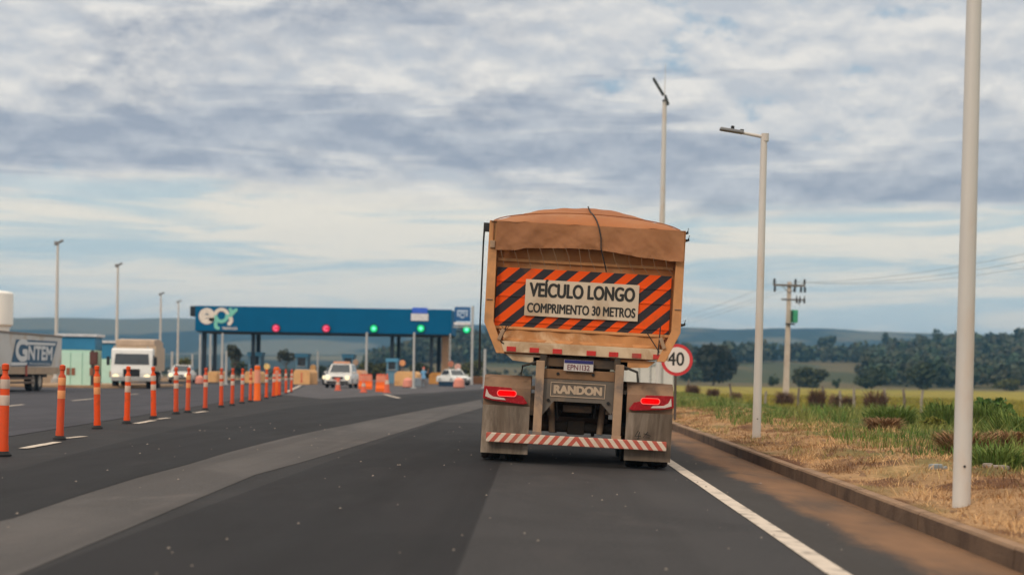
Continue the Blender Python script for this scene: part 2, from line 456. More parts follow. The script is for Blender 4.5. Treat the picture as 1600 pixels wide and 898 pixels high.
def soil_colour(x, y):
    """what grows or lies where: straw and bare earth by the kerb, rank grass, then the yellow-green crop, pastures and woods"""
    n1 = fbm(x * 0.7, y * 0.35); n2 = fbm(x * 0.12 + 5, y * 0.05)
    c = np.ones(x.shape + (3,)) * np.array([0.40, 0.235, 0.115])
    c = mixc(c, (0.15, 0.07, 0.034), sstep(fbm(x * 1.8, y * 0.8 + 4), 0.48, 0.6))
    c = mixc(c, (0.16, 0.135, 0.045), 0.7 * sstep(fbm(x * 1.1 + 60, y * 0.5), 0.55, 0.66))
    c = mixc(c, (0.115, 0.125, 0.035), sstep(x + 4.2 * (n1 - 0.5), 4.9, 6.5))
    c = mixc(c, (0.17, 0.105, 0.045), sstep(x, 6, 7) * sstep(n2, 0.50, 0.64) * (1 - sstep(x, 13, 17)))
    c = mixc(c, (0.25, 0.20, 0.028), sstep(x + 5 * (n2 - 0.5), 13, 19))
    c = mixc(c, (0.15, 0.15, 0.025), sstep(x, 15, 20) * sstep(fbm(x * 0.05 + 8, y * 0.02), 0.5, 0.7) * 0.6)
    c = np.where((x < 0)[..., None], np.array([0.24, 0.15, 0.08]), c)
    c = mixc(c, (0.105, 0.082, 0.036), sstep(y, 330, 400))
    m = fbm(x * 0.012, y * 0.008)
    c = mixc(c, (0.05, 0.055, 0.022), sstep(y, 400, 480) * sstep(fbm(x * 0.03, y * 0.012), 0.5, 0.62))
    c = mixc(c, (0.011, 0.019, 0.011), sstep(y, 900, 1100) * sstep(m, 0.32, 0.42))
    c = mixc(c, (0.125, 0.11, 0.06), sstep(y, 900, 1100) * sstep(fbm(x * 0.003 + 40, y * 0.0035), 0.55, 0.62))
    return c
terrain = np_mesh('terrain', np.stack([GX, GY, GZ], -1).reshape(-1, 3), faces, attr_mat('soil and grass cover', 0.95, 0.38, (0.6, 9), bump=0.12), soil_colour(GX, GY).reshape(-1, 3), smooth=True)
tag(terrain, kind='structure')

A_BASE = asphalt('worn asphalt', (0.028, 0.0258, 0.0262))
A_LANE = asphalt('grey asphalt', (0.040, 0.037, 0.037))
A_DARK = asphalt('fresh dark asphalt', (0.018, 0.0165, 0.0172))
A_LIGHT = asphalt('pale worn asphalt', (0.078, 0.070, 0.067))
A_APRON = asphalt('grey apron asphalt', (0.078, 0.071, 0.074))
A_OPP = asphalt('opposite carriageway asphalt', (0.050, 0.047, 0.054))

def sheet(name, left, right, lift, m, nlat=6):
    """a strip of paving between two polylines given as (x, y) at the same stations, lying lift above the road"""
    vs, fs = [], []
    for (a, b) in zip(left, right):
        for k in range(nlat + 1):
            t = k / nlat; x, y = a[0] + (b[0] - a[0]) * t, a[1] + (b[1] - a[1]) * t
            vs.append((x, y, float(road_z(x)) + lift))
    for i in range(len(left) - 1):
        for k in range(nlat):
            p = i * (nlat + 1) + k; fs.append((p, p + 1, p + nlat + 2, p + nlat + 1))
    return tag(np_mesh(name, vs, fs, m), kind='structure')

yst = [-40, -10, 0, 10, 20, 40, 80, 160, 300, ROAD_END]
road = sheet('road', [(ROAD_LEFT, y) for y in yst], [(CREASE, y) for y in yst], 0.0, A_BASE, 10)
sheet('road_lane', [(CREASE, y) for y in yst], [(KERB_X + 0.02, y) for y in yst], 0.0, A_LANE, 6)
def pix(*uv): return [tuple(G(u, v)[:2]) for u, v in uv]
def resample(pl, n, wob=0.0, seed=0):
    pl = [Vector(p) for p in pl]; L = [0]
    for a, b in zip(pl, pl[1:]): L.append(L[-1] + (b - a).length)
    r = random.Random(seed); out = []
    for i in range(n + 1):
        t = L[-1] * (i / n) ** 1.6; k = max(j for j in range(len(L)) if L[j] <= t + 1e-9); k = min(k, len(pl) - 2)
        q = pl[k].lerp(pl[k + 1], (t - L[k]) / (L[k + 1] - L[k])); out.append((q.x + r.uniform(-wob, wob), q.y))
    return out
up = [(-5.0, 3.0)] + pix((0, 815), (200, 752), (390, 697), (500, 672), (620, 648), (752, 624))
lo = [(-3.0, 3.0)] + pix((50, 891), (230, 812), (390, 745), (500, 714), (600, 682), (756, 636))
sheet('road_patch', resample(up, 24, 0.03, 1), resample(lo, 24, 0.03, 2), 0.004, A_LIGHT, 3)
# the darker newly laid strip on the far side of the pale one, and the pale apron before the toll booths
dk = [(-9.2, 12.0)] + pix((0, 742), (160, 697), (330, 658), (470, 634), (610, 622), (752, 611))
sheet('road_patch', resample(dk, 24, 0.02, 3), [(a - 0.01, b) for a, b in resample(up, 24, 0.03, 1)], 0.004, A_DARK, 3)
sheet('road_patch', [(-2.9, 1.0), (-2.9, 12), (-2.7, 24), (-2.4, 40)], [(CREASE - 0.02, 1.0), (CREASE - 0.02, 12), (CREASE - 0.02, 24), (CREASE - 0.02, 40)], 0.002, A_DARK, 4)
ap_l = [(-13.4, 84), (-15.0, 105), (-18, 130), (-30, 170), (-33, 260), (-33, 330)]
ap_r = [(-9.0, 70), (-6.5, 92), (-3.5, 130), (-0.7, 170), (-0.7, 260), (-0.7, 330)]
sheet('toll_apron', ap_l, ap_r, 0.008, A_APRON, 4)
op_l = [(-30, -30), (-30, 20), (-30, 60), (-30, 100), (-31, 128)]
op_r = [(-8.2, -30), (-8.3, 20), (-11.3, 60), (-15.2, 100), (-18.3, 128)]
sheet('opposite_carriageway', op_l, op_r, 0.008, A_OPP, 5)

PAINT = mat('worn road paint', (0.56, 0.47, 0.385), 0.75, 0.12, 6, dirt=(0.24, 0.20, 0.165), dirt_amt=0.45, dirt_scale=5)
sheet('edge_line', [(LINE_X - 0.085 + random.uniform(-.004, .004), y) for y in np.arange(-20, 160, 2.0)], [(LINE_X + 0.085 + random.uniform(-.004, .004), y) for y in np.arange(-20, 160, 2.0)], 0.007, PAINT, 1)
def dash(p, q, w, lift=0.012):
    a, b = Vector(p), Vector(q); n = (b - a).normalized(); n = Vector((-n.y, n.x)) * w / 2
    vs, fs = [], []
    for i in range(7):
        c = a.lerp(b, i / 6)
        for s_ in (1, -1):
            e = c + n * s_ * random.uniform(0.85, 1.1); vs.append((e.x, e.y, float(road_z(e.x)) + lift))
    for i in range(6): fs.append((2 * i, 2 * i + 1, 2 * i + 3, 2 * i + 2))
    return tag(np_mesh('lane_marking', vs, fs, PAINT), kind='structure')
for (a, b, w) in (((36, 701), (90, 691), 0.16), ((102, 685), (132, 682), 0.16), ((212, 662), (240, 657), 0.16), ((246, 655), (264, 653), 0.16), ((304, 645), (322, 642.5), 0.16),
                  ((600, 616), (624, 622), 0.22), ((448, 612), (470, 602), 0.22), ((0, 636), (36, 632), 0.14), ((112, 626), (146, 623), 0.14), ((196, 617), (215, 615.5), 0.14)):
    p, q = pix(a, b); dash(p, q, w)

# kerb: precast lengths, stained by the red soil
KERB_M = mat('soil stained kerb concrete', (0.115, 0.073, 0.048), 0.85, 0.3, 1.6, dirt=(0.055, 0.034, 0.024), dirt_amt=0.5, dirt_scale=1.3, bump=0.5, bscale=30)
kb = MB()
kz = float(road_z(KERB_X))
yk = -12.0
while yk < 200:
    jx = random.uniform(-0.006, 0.006); jz = random.uniform(-0.006, 0.004)
    prof = [(KERB_X + jx, kz - 0.15), (KERB_X + jx + 0.012, kz + 0.150 + jz), (KERB_X + jx + 0.03, kz + 0.17 + jz), (KERB_X + jx + 0.15, kz + 0.175 + jz), (KERB_X + jx + 0.16, kz - 0.15)]
    L = random.choice((1.0, 2.0, 3.0)) if yk < 60 else 5.0
    kb.prism(prof, yk, yk + L - 0.006)
    yk += L
def upward_tint(m, dust, k0=0.35, k1=0.9):
    """mixes a second, patchy colour into faces that point up"""
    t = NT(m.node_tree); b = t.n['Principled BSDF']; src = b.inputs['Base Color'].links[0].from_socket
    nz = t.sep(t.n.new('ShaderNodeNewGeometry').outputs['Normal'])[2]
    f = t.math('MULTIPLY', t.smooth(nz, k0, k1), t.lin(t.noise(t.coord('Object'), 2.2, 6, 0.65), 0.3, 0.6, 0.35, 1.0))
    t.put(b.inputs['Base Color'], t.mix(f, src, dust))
upward_tint(KERB_M, (0.30, 0.185, 0.11))  # paler tan on the kerb's upward faces, chosen by surface normal
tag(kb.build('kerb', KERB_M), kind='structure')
yv = np.concatenate([np.arange(-12, 30, 0.5), np.arange(30, 200, 2.5)])
DIRT = mat('washed red dirt', (0.185, 0.100, 0.054), 0.95, 0.3, 1.4, dirt=(0.085, 0.058, 0.042), dirt_amt=0.45, dirt_scale=0.9, stretch=(1, 0.4, 1), bump=0.5, bscale=60)
t = NT(DIRT.node_tree); b_ = t.n['Principled BSDF']; src_ = b_.inputs['Base Color'].links[0].from_socket
co_ = t.coord('Object'); xx_ = t.sep(co_)[0]
ed_ = t.math('ADD', t.math('MULTIPLY', t.math('SUBTRACT', t.noise(t.vmath('MULTIPLY', co_, (1.0, 0.35, 1.0)), 1.6, 8, 0.66, 0.3), 0.5), 0.75), xx_)
t.put(b_.inputs['Base Color'], t.mix(t.smooth(ed_, 2.52, 2.84), t.mix(t.lin(t.noise(co_, 30, 4, 0.7), 0.3, 0.7), (0.034, 0.030, 0.028), (0.056, 0.049, 0.045)), src_))
sheet('gutter_dirt', [(LINE_X + 0.03, y_) for y_ in yv], [(KERB_X + 0.005, y_) for y_ in yv], 0.003, DIRT, 3)

# ------------------------------------------------------------------ leaf clouds for trees, bushes and grass
def leaf_quads(centers, size, r, flat=0.0):
    n = len(centers)
    a = r.normal(size=(n, 3)); a /= np.linalg.norm(a, axis=1)[:, None]
    b = np.cross(a, r.normal(size=(n, 3))); b /= np.linalg.norm(b, axis=1)[:, None]
    s = (size * r.uniform(0.55, 1.3, n))[:, None]
    a, b = a * s, b * s * 0.75
    v = np.stack([centers - a, centers - b * 0.9, centers + a, centers + b], 1).reshape(-1, 3)
    return v, np.arange(4 * n).reshape(n, 4)
def crown_points(w, h, zc, n, r, lobes=9, flat=1.0):
    """leaf positions: several uneven lobes spread through the crown's volume"""
    lc = r.normal(size=(lobes, 3)); lc /= np.linalg.norm(lc, axis=1)[:, None]
    lc *= r.uniform(0.25, 0.72, lobes)[:, None]
    lr = r.uniform(0.28, 0.52, lobes)
    k = r.integers(0, lobes, n)
    q = r.normal(size=(n, 3)); q /= np.linalg.norm(q, axis=1)[:, None]
    p = lc[k] + q * (lr[k] * r.uniform(0.45, 1.05, n) ** 0.7)[:, None]
    p = p * np.array([w / 2, w / 2, h / 2]) + np.array([0, 0, zc])
    tone = 0.78 + 0.5 * (lr[k] - 0.28) / 0.24 * r.uniform(0.6, 1.0, n)
    return p, tone
LEAF = attr_mat('leaves', 0.75, 0.25, (0.8, 6))
BARK = mat('grey brown bark', (0.10, 0.075, 0.055), 0.9, 0.3, 4, bump=0.6, bscale=20)
def make_tree(name, label, cat, loc, h, w, trunk_h, col, seed, n=900, group=None, lobes=9, leaf=None):
    r = np.random.default_rng(seed)
    t = thing(name, label, cat, loc, 0, group)
    ch = h - trunk_h
    p, tone = crown_points(w, ch * 1.1, trunk_h + ch * 0.5, n, r, lobes)
    p[:, 2] = np.maximum(p[:, 2], 0.05)
    v, f = leaf_quads(p, leaf or 0.11 * min(w, ch), r)
    c = np.repeat(np.array(col)[None] * tone[:, None] * r.uniform(0.75, 1.25, n)[:, None], 4, 0)
    np_mesh('crown', v, f, LEAF, c, t)
    tb = MB(); r0 = max(0.08, 0.028 * h)
    tb.tube([(0, 0, -0.3), (0.05 * w * r.uniform(-1, 1), 0, trunk_h * 0.6), (0.1 * w * r.uniform(-1, 1), 0.05 * w, trunk_h + ch * 0.45)], [r0, r0 * 0.75, r0 * 0.4], 8)
    for k in range(4):
        a = r.uniform(0, 6.28); z0 = trunk_h * r.uniform(0.6, 1.0) + 0.1
        tb.tube([(0, 0, z0), (math.cos(a) * w * 0.16, math.sin(a) * w * 0.16, z0 + ch * 0.22), (math.cos(a) * w * 0.33, math.sin(a) * w * 0.33, z0 + ch * 0.45)], [r0 * 0.5, r0 * 0.35, r0 * 0.15], 6)
    tb.build('trunk', BARK, t, True)
    return t
def tz(x, y): return float(terrain_z(np.array([x]), np.array([y]))[0])
def tree_at(name, label, cat, u, vtop, wpx, Y, trunk_frac, col, seed, n=900, group=None, vbase=None, lobes=9):
    x = P(u, 580, Y).x; zb = tz(x, Y)
    if -30 < x < 3 and Y < ROAD_END: zb = 0
    h = P(u, vtop, Y).z - zb
    return make_tree(name, label, cat, (x, Y, zb), h, wpx / F * Y, h * trunk_frac, col, seed, n, group, lobes)

DG, OL, GR = (0.040, 0.050, 0.022), (0.075, 0.078, 0.026), (0.05, 0.07, 0.03)
TG = 'trees at the far edge of the field'
tree_at('spreading_tree', 'dark broad tree at the field edge just right of the 40 sign', 'tree', 1113, 532, 84, 400, 0.14, (0.024, 0.024, 0.012), 21, 2200, TG, lobes=17)
tree_at('round_bush', 'wide rounded green bush on the field edge right of the utility pole', 'bush', 1264, 574, 60, 385, 0.0, (0.055, 0.058, 0.022), 22, 1400, TG, lobes=14)
tree_at('small_bush', 'small low bush on the field edge left of the utility pole', 'bush', 1208, 584, 20, 390, 0.02, GR, 23, 300, TG)
tree_at('dark_bush', 'dark low bush on the field edge left of the tall thin tree', 'bush', 1362, 576, 60, 380, 0.0, DG, 24, 1200, TG, lobes=13)
tree_at('leafy_tree', 'upright dark tree on the field edge left of the nearest lamp post', 'tree', 1436, 566, 52, 385, 0.03, DG, 25, 1300, TG, lobes=13)
tree_at('low_scrub', 'low dull green scrub on the field edge right of the nearest lamp post', 'bush', 1572, 590, 60, 370, 0.02, OL, 26, 700, TG)
tree_at('tiny_bush', 'tiny bush alone on the pasture between the round bush and the dark one', 'bush', 1308, 589, 16, 380, 0.02, GR, 27, 200, TG)
SG = 'trees on the skyline of the wooded ridge'
tree_at('skyline_tree', 'flat clump of tree on the skyline directly right of the utility pole', 'tree', 1293, 523, 38, 905, 0.2, DG, 31, 500, SG)
tree_at('skyline_tree', 'tall round tree above the ridge woods midway between utility pole and nearest lamp post', 'tree', 1386, 520, 24, 900, 0.2, DG, 32, 500, SG)
tree_at('skyline_tree', 'round tree on the skyline close left of the nearest lamp post', 'tree', 1463, 516, 28, 900, 0.2, DG, 33, 500, SG)
BG = 'trees behind the toll booths'
tree_at('slender_tree', 'tall slender tree behind the booths left of the second canopy column', 'tree', 366, 536, 26, 245, 0.45, (0.05, 0.052, 0.03), 41, 500, BG)
tree_at('dense_tree', 'dense dark tree under the slender one behind the booths', 'tree', 373, 559, 34, 250, 0.1, DG, 42, 500, BG)
tree_at('umbrella_tree', 'flat topped tree seen under the first red lane light', 'tree', 447, 545, 44, 255, 0.55, (0.05, 0.052, 0.03), 43, 500, BG)
tree_at('olive_bush', 'olive green bush beside the far lamp posts left of the canopy', 'bush', 288, 556, 30, 235, 0.05, (0.10, 0.095, 0.02), 44, 400, BG)
tree_at('leafy_bush', 'olive bush filling the gap between the third and fourth toll booths', 'bush', 584, 560, 56, 235, 0.02, OL, 45, 700, BG)
tree_at('dense_bush', 'dark bush between the crossing person and the beige column', 'bush', 660, 560, 50, 240, 0.02, DG, 46, 600, BG)
tree_at('leafy_bush', 'olive bush behind the white car at the right of the toll plaza', 'bush', 742, 563, 48, 240, 0.02, OL, 47, 600, BG)
tree_at('dense_bush', 'dark bush behind the second toll booth from the left', 'bush', 500, 566, 60, 250, 0.02, DG, 48, 600, BG)

def wood(name, n, band, hrange, seed, leaves=60, colour=(0.052, 0.062, 0.034)):
    r = np.random.default_rng(seed); V, C = [], []
    for _ in range(n):
        x, y = band(r)
        h = r.uniform(*hrange) * (0.70 if y < 700 else 0.92) * (0.62 + 0.9 * float(fbm(np.array(x * 0.02 + 50), np.array(y * 0.012)))); w = h * r.uniform(0.7, 1.15)
        p, tone = crown_points(w, h, h * 0.5, leaves, r, 5)
        p += np.array([x, y, tz(x, y)])
        v, f = leaf_quads(p, 0.16 * w, r)
        V.append(v); k = r.uniform(0.7, 1.35)
        C.append(np.repeat(np.array(colour) * np.array([1 + 0.3 * r.uniform(-1, 1), 1, 1]) * (k * tone)[:, None], 4, 0))
    v = np.concatenate(V)
    return tag(np_mesh(name, v, np.arange(len(v)).reshape(-1, 4), LEAF, np.concatenate(C)), kind='stuff')
def ridge_band(r):
    while True:
        u = r.uniform(575, 1680); y = r.uniform(660, 930)
        if u > 1345 and r.uniform() < 0.5: y = r.uniform(450, 700)
        if 1060 < u < 1125 and r.uniform() < 0.5: y = r.uniform(470, 700)
        if 1125 < u < 1350 and y < 790 - 0.35 * abs(u - 1240) : continue
        if u > 1050 and u < 1350 and y > 812: continue
        return (u - U0) / F * y, y
wood('woods', 3300, ridge_band, (6, 11), 51)
wood('scrub', 230, lambda r: ((lambda u, y: ((u - U0) / F * y, y))(r.uniform(250, 980), r.uniform(430, 560))), (1.8, 3.8), 52, 60, (0.06, 0.062, 0.032))
wood('distant_woods', 420, lambda r: ((lambda u, y: ((u - U0) / F * y, y))(r.uniform(600, 1700), r.uniform(1150, 1700))), (6, 11), 53, 30)

# grass: rank green growth on the verge, straw and cut stalks by the kerb, the crop beyond the fence
def blades(name, n, place, hmin, hmax, wid, cols, seed, lean=0.5):
    r = np.random.default_rng(seed)
    x, y, hs = place(r, n)
    n = len(x); z = terrain_z(x, y)
    a = r.uniform(0, 2 * np.pi, n); h = r.uniform(hmin, hmax, n) * hs
    lx, ly = np.cos(a) * h * lean * r.uniform(0.2, 1.2, n), np.sin(a) * h * lean * r.uniform(0.2, 1.2, n)
    b = r.uniform(0, 2 * np.pi, n); w = wid * r.uniform(0.6, 1.4, n) * (0.6 + y / 45.0)
    wx, wy = np.cos(b) * w, np.sin(b) * w
    v = np.zeros((n, 5, 3))
    v[:, 0] = np.stack([x - wx, y - wy, z - 0.02], 1); v[:, 1] = np.stack([x + wx, y + wy, z - 0.02], 1)
    v[:, 2] = np.stack([x + wx * 0.8 + lx * 0.35, y + wy * 0.8 + ly * 0.35, z + h * 0.6], 1); v[:, 3] = np.stack([x - wx * 0.8 + lx * 0.35, y - wy * 0.8 + ly * 0.35, z + h * 0.6], 1)
    v[:, 4] = np.stack([x + lx, y + ly, z + h], 1)
    i = np.arange(n) * 5
    f = np.concatenate([np.stack([i, i + 1, i + 2], 1), np.stack([i, i + 2, i + 3], 1), np.stack([i + 3, i + 2, i + 4], 1)])
    patch = sstep(fbm(x * 1.3, y * 0.7), 0.4, 0.6)
    pick = np.clip(patch + r.uniform(-0.35, 0.35, n), 0, 1)
    c = np.array(cols[0]) * (1 - pick[:, None]) + np.array(cols[1]) * pick[:, None]
    c = c * r.uniform(0.7, 1.3, n)[:, None]
    return tag(np_mesh(name, v.reshape(-1, 3), f, LEAF, np.repeat(c, 5, 0)), kind='stuff')
def green_place(r, n):
    y = 13 + 100 * r.uniform(0, 1, n) ** 1.7; x = r.uniform(4.6, 17, n)
    edge = 5.1 + 2.8 * (fbm(x * 0.6 + 3, y * 0.22) - 0.5) * 2 - np.where(y > 40, (y - 40) * 0.03, 0)
    keep = (x > edge + r.exponential(0.5, n) - 0.3) & (fbm(x * 0.9 + 7, y * 0.4) > 0.30 + 0.2 * r.uniform(0, 1, n))
    keep &= ~((sstep(fbm(x * 0.12 + 5, y * 0.05), 0.56, 0.68) > r.uniform(0.2, 1, n)))
    x, y = x[keep], y[keep]
    hs = 0.78 * (0.40 + 1.35 * sstep(fbm(x * 0.5 + 2, y * 0.25), 0.4, 0.65)) * (1 + 0.25 * sstep(x, 6.5, 8.5) * sstep(y, 18, 26) * (1 - sstep(y, 34, 44))) * (1 - 0.45 * sstep(y, 45, 80))
    return x, y, hs
blades('grass', 150000, green_place, 0.06, 0.36, 0.0055, [(0.085, 0.150, 0.030), (0.215, 0.215, 0.062)], 61, 0.7)
def straw_place(r, n):
    y = 8 + 65 * r.uniform(0, 1, n) ** 1.5; x = r.uniform(3.62, 6.9, n)
    keep = fbm(x * 1.6, y * 0.8) > 0.30 + 0.25 * r.uniform(0, 1, n)
    return x[keep], y[keep], np.full(keep.sum(), 1.0)
blades('straw', 70000, straw_place, 0.012, 0.05, 0.0032, [(0.58, 0.35, 0.165), (0.24, 0.12, 0.05)], 62, 3.0)
def sprout_place(r, n):
    y = 9 + 40 * r.uniform(0, 1, n) ** 1.4; x = r.uniform(3.8, 7.0, n)
    keep = fbm(x * 1.3 + 31, y * 0.7) > 0.60
    return x[keep], y[keep], np.full(keep.sum(), 1.0)
def clump_place(r, n):
    y = 8 + 50 * r.uniform(0, 1, n) ** 1.4; x = r.uniform(3.7, 7.0, n)
    keep = fbm(x * 2.6 + 13, y * 1.6) > 0.60
    return x[keep], y[keep], np.full(keep.sum(), 1.0)
blades('dry_clumps', 26000, clump_place, 0.05, 0.13, 0.0036, [(0.56, 0.34, 0.16), (0.17, 0.085, 0.04)], 66, 2.2)
blades('dry_stalks', 9000, sprout_place, 0.05, 0.16, 0.0032, [(0.50, 0.33, 0.15), (0.22, 0.22, 0.06)], 65, 1.0)
def crop_place(r, n):
    y = 60 + 110 * r.uniform(0, 1, n) ** 1.3; x = 15 + r.uniform(0, 50, n)
    return x, y, np.full(n, 1.0)
blades('crop', 45000, crop_place, 0.15, 0.4, 0.012, [(0.28, 0.225, 0.036), (0.20, 0.185, 0.03)], 63)
r_ = np.random.default_rng(64)
gv, gf = [], []
for k in range(170):
    y_ = 8 + 30 * r_.uniform() ** 1.4; x_ = r_.uniform(-6.5, 2.9); s_ = r_.uniform(0.004, 0.013) * (0.7 + y_ / 40)
    o_ = len(gv); z_ = float(road_z(x_)) + 0.011
    for q in ((-1, -1, -0.2), (1, -0.8, -0.2), (0.8, 1, -0.2), (-0.9, 0.9, -0.2), (0.1, 0.1, 0.8)): gv.append((x_ + q[0] * s_, y_ + q[1] * s_, z_ + q[2] * s_))
    gf += [(o_, o_ + 1, o_ + 4), (o_ + 1, o_ + 2, o_ + 4), (o_ + 2, o_ + 3, o_ + 4), (o_ + 3, o_, o_ + 4)]
tag(np_mesh('road_grit', gv, gf, mat('pale grit', (0.24, 0.20, 0.17), 0.9)), kind='stuff')
gv, gf = [], []
for k in range(420):
    y_ = 8.5 + 32 * r_.uniform() ** 1.4; x_ = r_.uniform(3.7, 6.6); s_ = r_.uniform(0.012, 0.05)
    o_ = len(gv); z_ = tz(x_, y_)
    for q in ((-1, -1, -0.3), (1, -0.8, -0.3), (0.8, 1, -0.3), (-0.9, 0.9, -0.3), (0.3, -0.2, 0.8), (-0.4, 0.4, 0.7)): gv.append((x_ + q[0] * s_ * r_.uniform(.7, 1.3), y_ + q[1] * s_ * r_.uniform(.7, 1.3), z_ + q[2] * s_))
    gf += [(o_, o_ + 1, o_ + 4), (o_ + 1, o_ + 2, o_ + 4), (o_ + 2, o_ + 3, o_ + 5), (o_ + 3, o_, o_ + 5), (o_, o_ + 4, o_ + 5), (o_ + 2, o_ + 5, o_ + 4)]
tag(np_mesh('gravel', gv, gf, mat('red brown clods', (0.22, 0.13, 0.075), 0.95, 0.4, 9)), kind='stuff')

# ------------------------------------------------------------------ tall tufts and dry heaps on the verge
def tuft(name, label, cat, loc, h, w, n, cols, seed, group=None, lean=0.6, wid=0.007):
    n = int(n * 1.7)
    r = np.random.default_rng(seed); V = []
    a = r.uniform(0, 2 * np.pi, n); rad = w * 0.32 * np.sqrt(r.uniform(0, 1, n))
    x, y = np.cos(a) * rad, np.sin(a) * rad
    hh = h * r.uniform(0.35, 1.08, n) * (1.08 - 0.5 * (rad / (w * 0.33)) ** 2 * r.uniform(0, 1, n)); l = w * 0.5 * r.uniform(0.1, 1.0, n) * lean
    b = a + r.normal(0, 0.6, n); ww = wid * r.uniform(0.6, 1.3, n); c2 = r.uniform(0, 6.28, n)
    wx, wy = np.cos(c2) * ww, np.sin(c2) * ww
    v = np.zeros((n, 7, 3))
    for i, (t, k, wf) in enumerate(((0, 0, 1), (0.6, 0.25, 0.9), (0.9, 0.7, 0.5))):
        v[:, 2 * i] = np.stack([x + np.cos(b) * l * k - wx * wf, y + np.sin(b) * l * k - wy * wf, hh * t - 0.05 * (i == 0)], 1)
        v[:, 2 * i + 1] = np.stack([x + np.cos(b) * l * k + wx * wf, y + np.sin(b) * l * k + wy * wf, hh * t - 0.05 * (i == 0)], 1)
    v[:, 6] = np.stack([x + np.cos(b) * l * 1.3, y + np.sin(b) * l * 1.3, hh * r.uniform(0.85, 1.0, n)], 1)
    i = np.arange(n) * 7; f = []
    for k in (0, 2): f += [np.stack([i + k, i + k + 1, i + k + 3], 1), np.stack([i + k, i + k + 3, i + k + 2], 1)]
    f.append(np.stack([i + 4, i + 5, i + 6], 1))
    pk = r.uniform(0, 1, n)[:, None]
    c = (np.array(cols[0]) * (1 - pk) + np.array(cols[1]) * pk) * r.uniform(0.7, 1.3, n)[:, None]
    o = np_mesh(name, v.reshape(-1, 3), np.concatenate(f), LEAF, np.repeat(c, 7, 0))
    o.location = loc
    return tag(o, label, cat, group)
def on_verge(u, v, Y): x = P(u, v, Y).x; return (x, Y, tz(x, Y))
TUFT = [(0.085, 0.155, 0.032), (0.19, 0.235, 0.055)]
DRY = [(0.38, 0.22, 0.11), (0.20, 0.11, 0.055)]
tuft('grass_tuft', 'tall green grass tuft right behind the nearest lamp post, on its right', 'grass tuft', on_verge(1541, 650, 36), 0.75, 1.1, 700, TUFT, 71, 'green tufts on the verge')
tuft('grass_tuft', 'tall green grass tuft just left of the nearest lamp post', 'grass tuft', on_verge(1478, 655, 36), 0.72, 1.3, 700, TUFT, 72, 'green tufts on the verge')
tuft('grass_tuft', 'low bright green tuft near the foot of the nearest lamp post', 'grass tuft', on_verge(1555, 730, 21), 0.32, 1.0, 500, TUFT, 73, 'green tufts on the verge')
tuft('grass_tuft', 'green tuft at the right edge of the picture', 'grass tuft', on_verge(1596, 690, 27), 0.62, 1.3, 600, TUFT, 74, 'green tufts on the verge')
tuft('grass_tuft', 'long green tuft in the grass between the two lamp posts', 'grass tuft', on_verge(1392, 668, 38), 0.5, 1.5, 700, TUFT, 75, 'green tufts on the verge')
for k, (u, v, Y, h, w, lab) in enumerate(((1508, 715, 24, 0.34, 0.9, 'dry brown grass heap behind the foot of the nearest lamp post'), (1577, 712, 25, 0.25, 0.7, 'dry brown grass heap right of the nearest lamp post'), (1380, 690, 33, 0.30, 0.8, 'small brown grass heap left of the nearest lamp post'))):
    tuft('dry_grass_heap', lab, 'dry grass', on_verge(u, v, Y), h, w, 700, DRY, 80 + k, 'dry heaps on the verge', 1.0, 0.009)
DG2 = 'dry brown stands along the field fence'
for k, (u, w, h, Y, lab) in enumerate(((1082, 20, 0.9, 118, 'dry brown stand of weeds nearest the 40 sign'), (1114, 18, 0.8, 115, 'dry brown weeds in front of the dark broad tree'), (1150, 16, 0.8, 110, 'pale dry weeds left of the second lamp post'), (1226, 28, 1.1, 112, 'dark dry weeds round the foot of the utility pole'),
        (1276, 24, 1.3, 98, 'tall dry brown stand right of the utility pole'), (1306, 20, 1.05, 97, 'straw coloured weeds among fence stakes'), (1324, 20, 1.0, 96, 'dry brown stand left of the widest brown stand'), (1368, 34, 1.3, 92, 'widest dark brown stand of dry stalks by the fence'), (1404, 20, 0.55, 92, 'low straw coloured weeds between fence stakes'))):
    tuft('dry_weeds', lab, 'dry weeds', on_verge(u, 620, Y), h, w / F * Y * 1.3, 420, [(0.21, 0.115, 0.07), (0.10, 0.058, 0.04)] if k not in (2, 5, 8) else [(0.30, 0.20, 0.11), (0.16, 0.10, 0.06)], 90 + k, DG2, 0.8, 0.018)
for k, (u, vt, w, Y, col_, lab) in enumerate(((1545, 617, 74, 37, (0.05, 0.10, 0.02), 'dark green weed bush behind the nearest lamp post, on its right'), (1472, 630, 66, 38, (0.055, 0.105, 0.022), 'dark green weed bush just left of the nearest lamp post'), (1590, 650, 70, 30, (0.06, 0.115, 0.024), 'green weed bush cut by the right edge of the picture'), (1394, 641, 84, 40, (0.075, 0.125, 0.03), 'low green weed bush in front of the thick dark stake'), (1462, 652, 44, 35, (0.16, 0.16, 0.03), 'small yellow green weed bush left of the nearest lamp post'))):
    x = P(u, 650, Y).x; zb = tz(x, Y)
    make_tree('weed_bush', lab, 'weed bush', (x, Y, zb - 0.05), P(u, vt, Y).z - zb + 0.05, w / F * Y, 0.02, col_, 140 + k, 1500, 'weed bushes on the verge', 16, 0.07)
WOOD = mat('weathered stake wood', (0.17, 0.14, 0.115), 0.9, 0.3, 6, dirt=(0.07, 0.05, 0.04))
PALE = mat('pale concrete stake', (0.27, 0.235, 0.20), 0.85, 0.2, 5)
FG = 'stakes of the field fence'
fence_pts = []
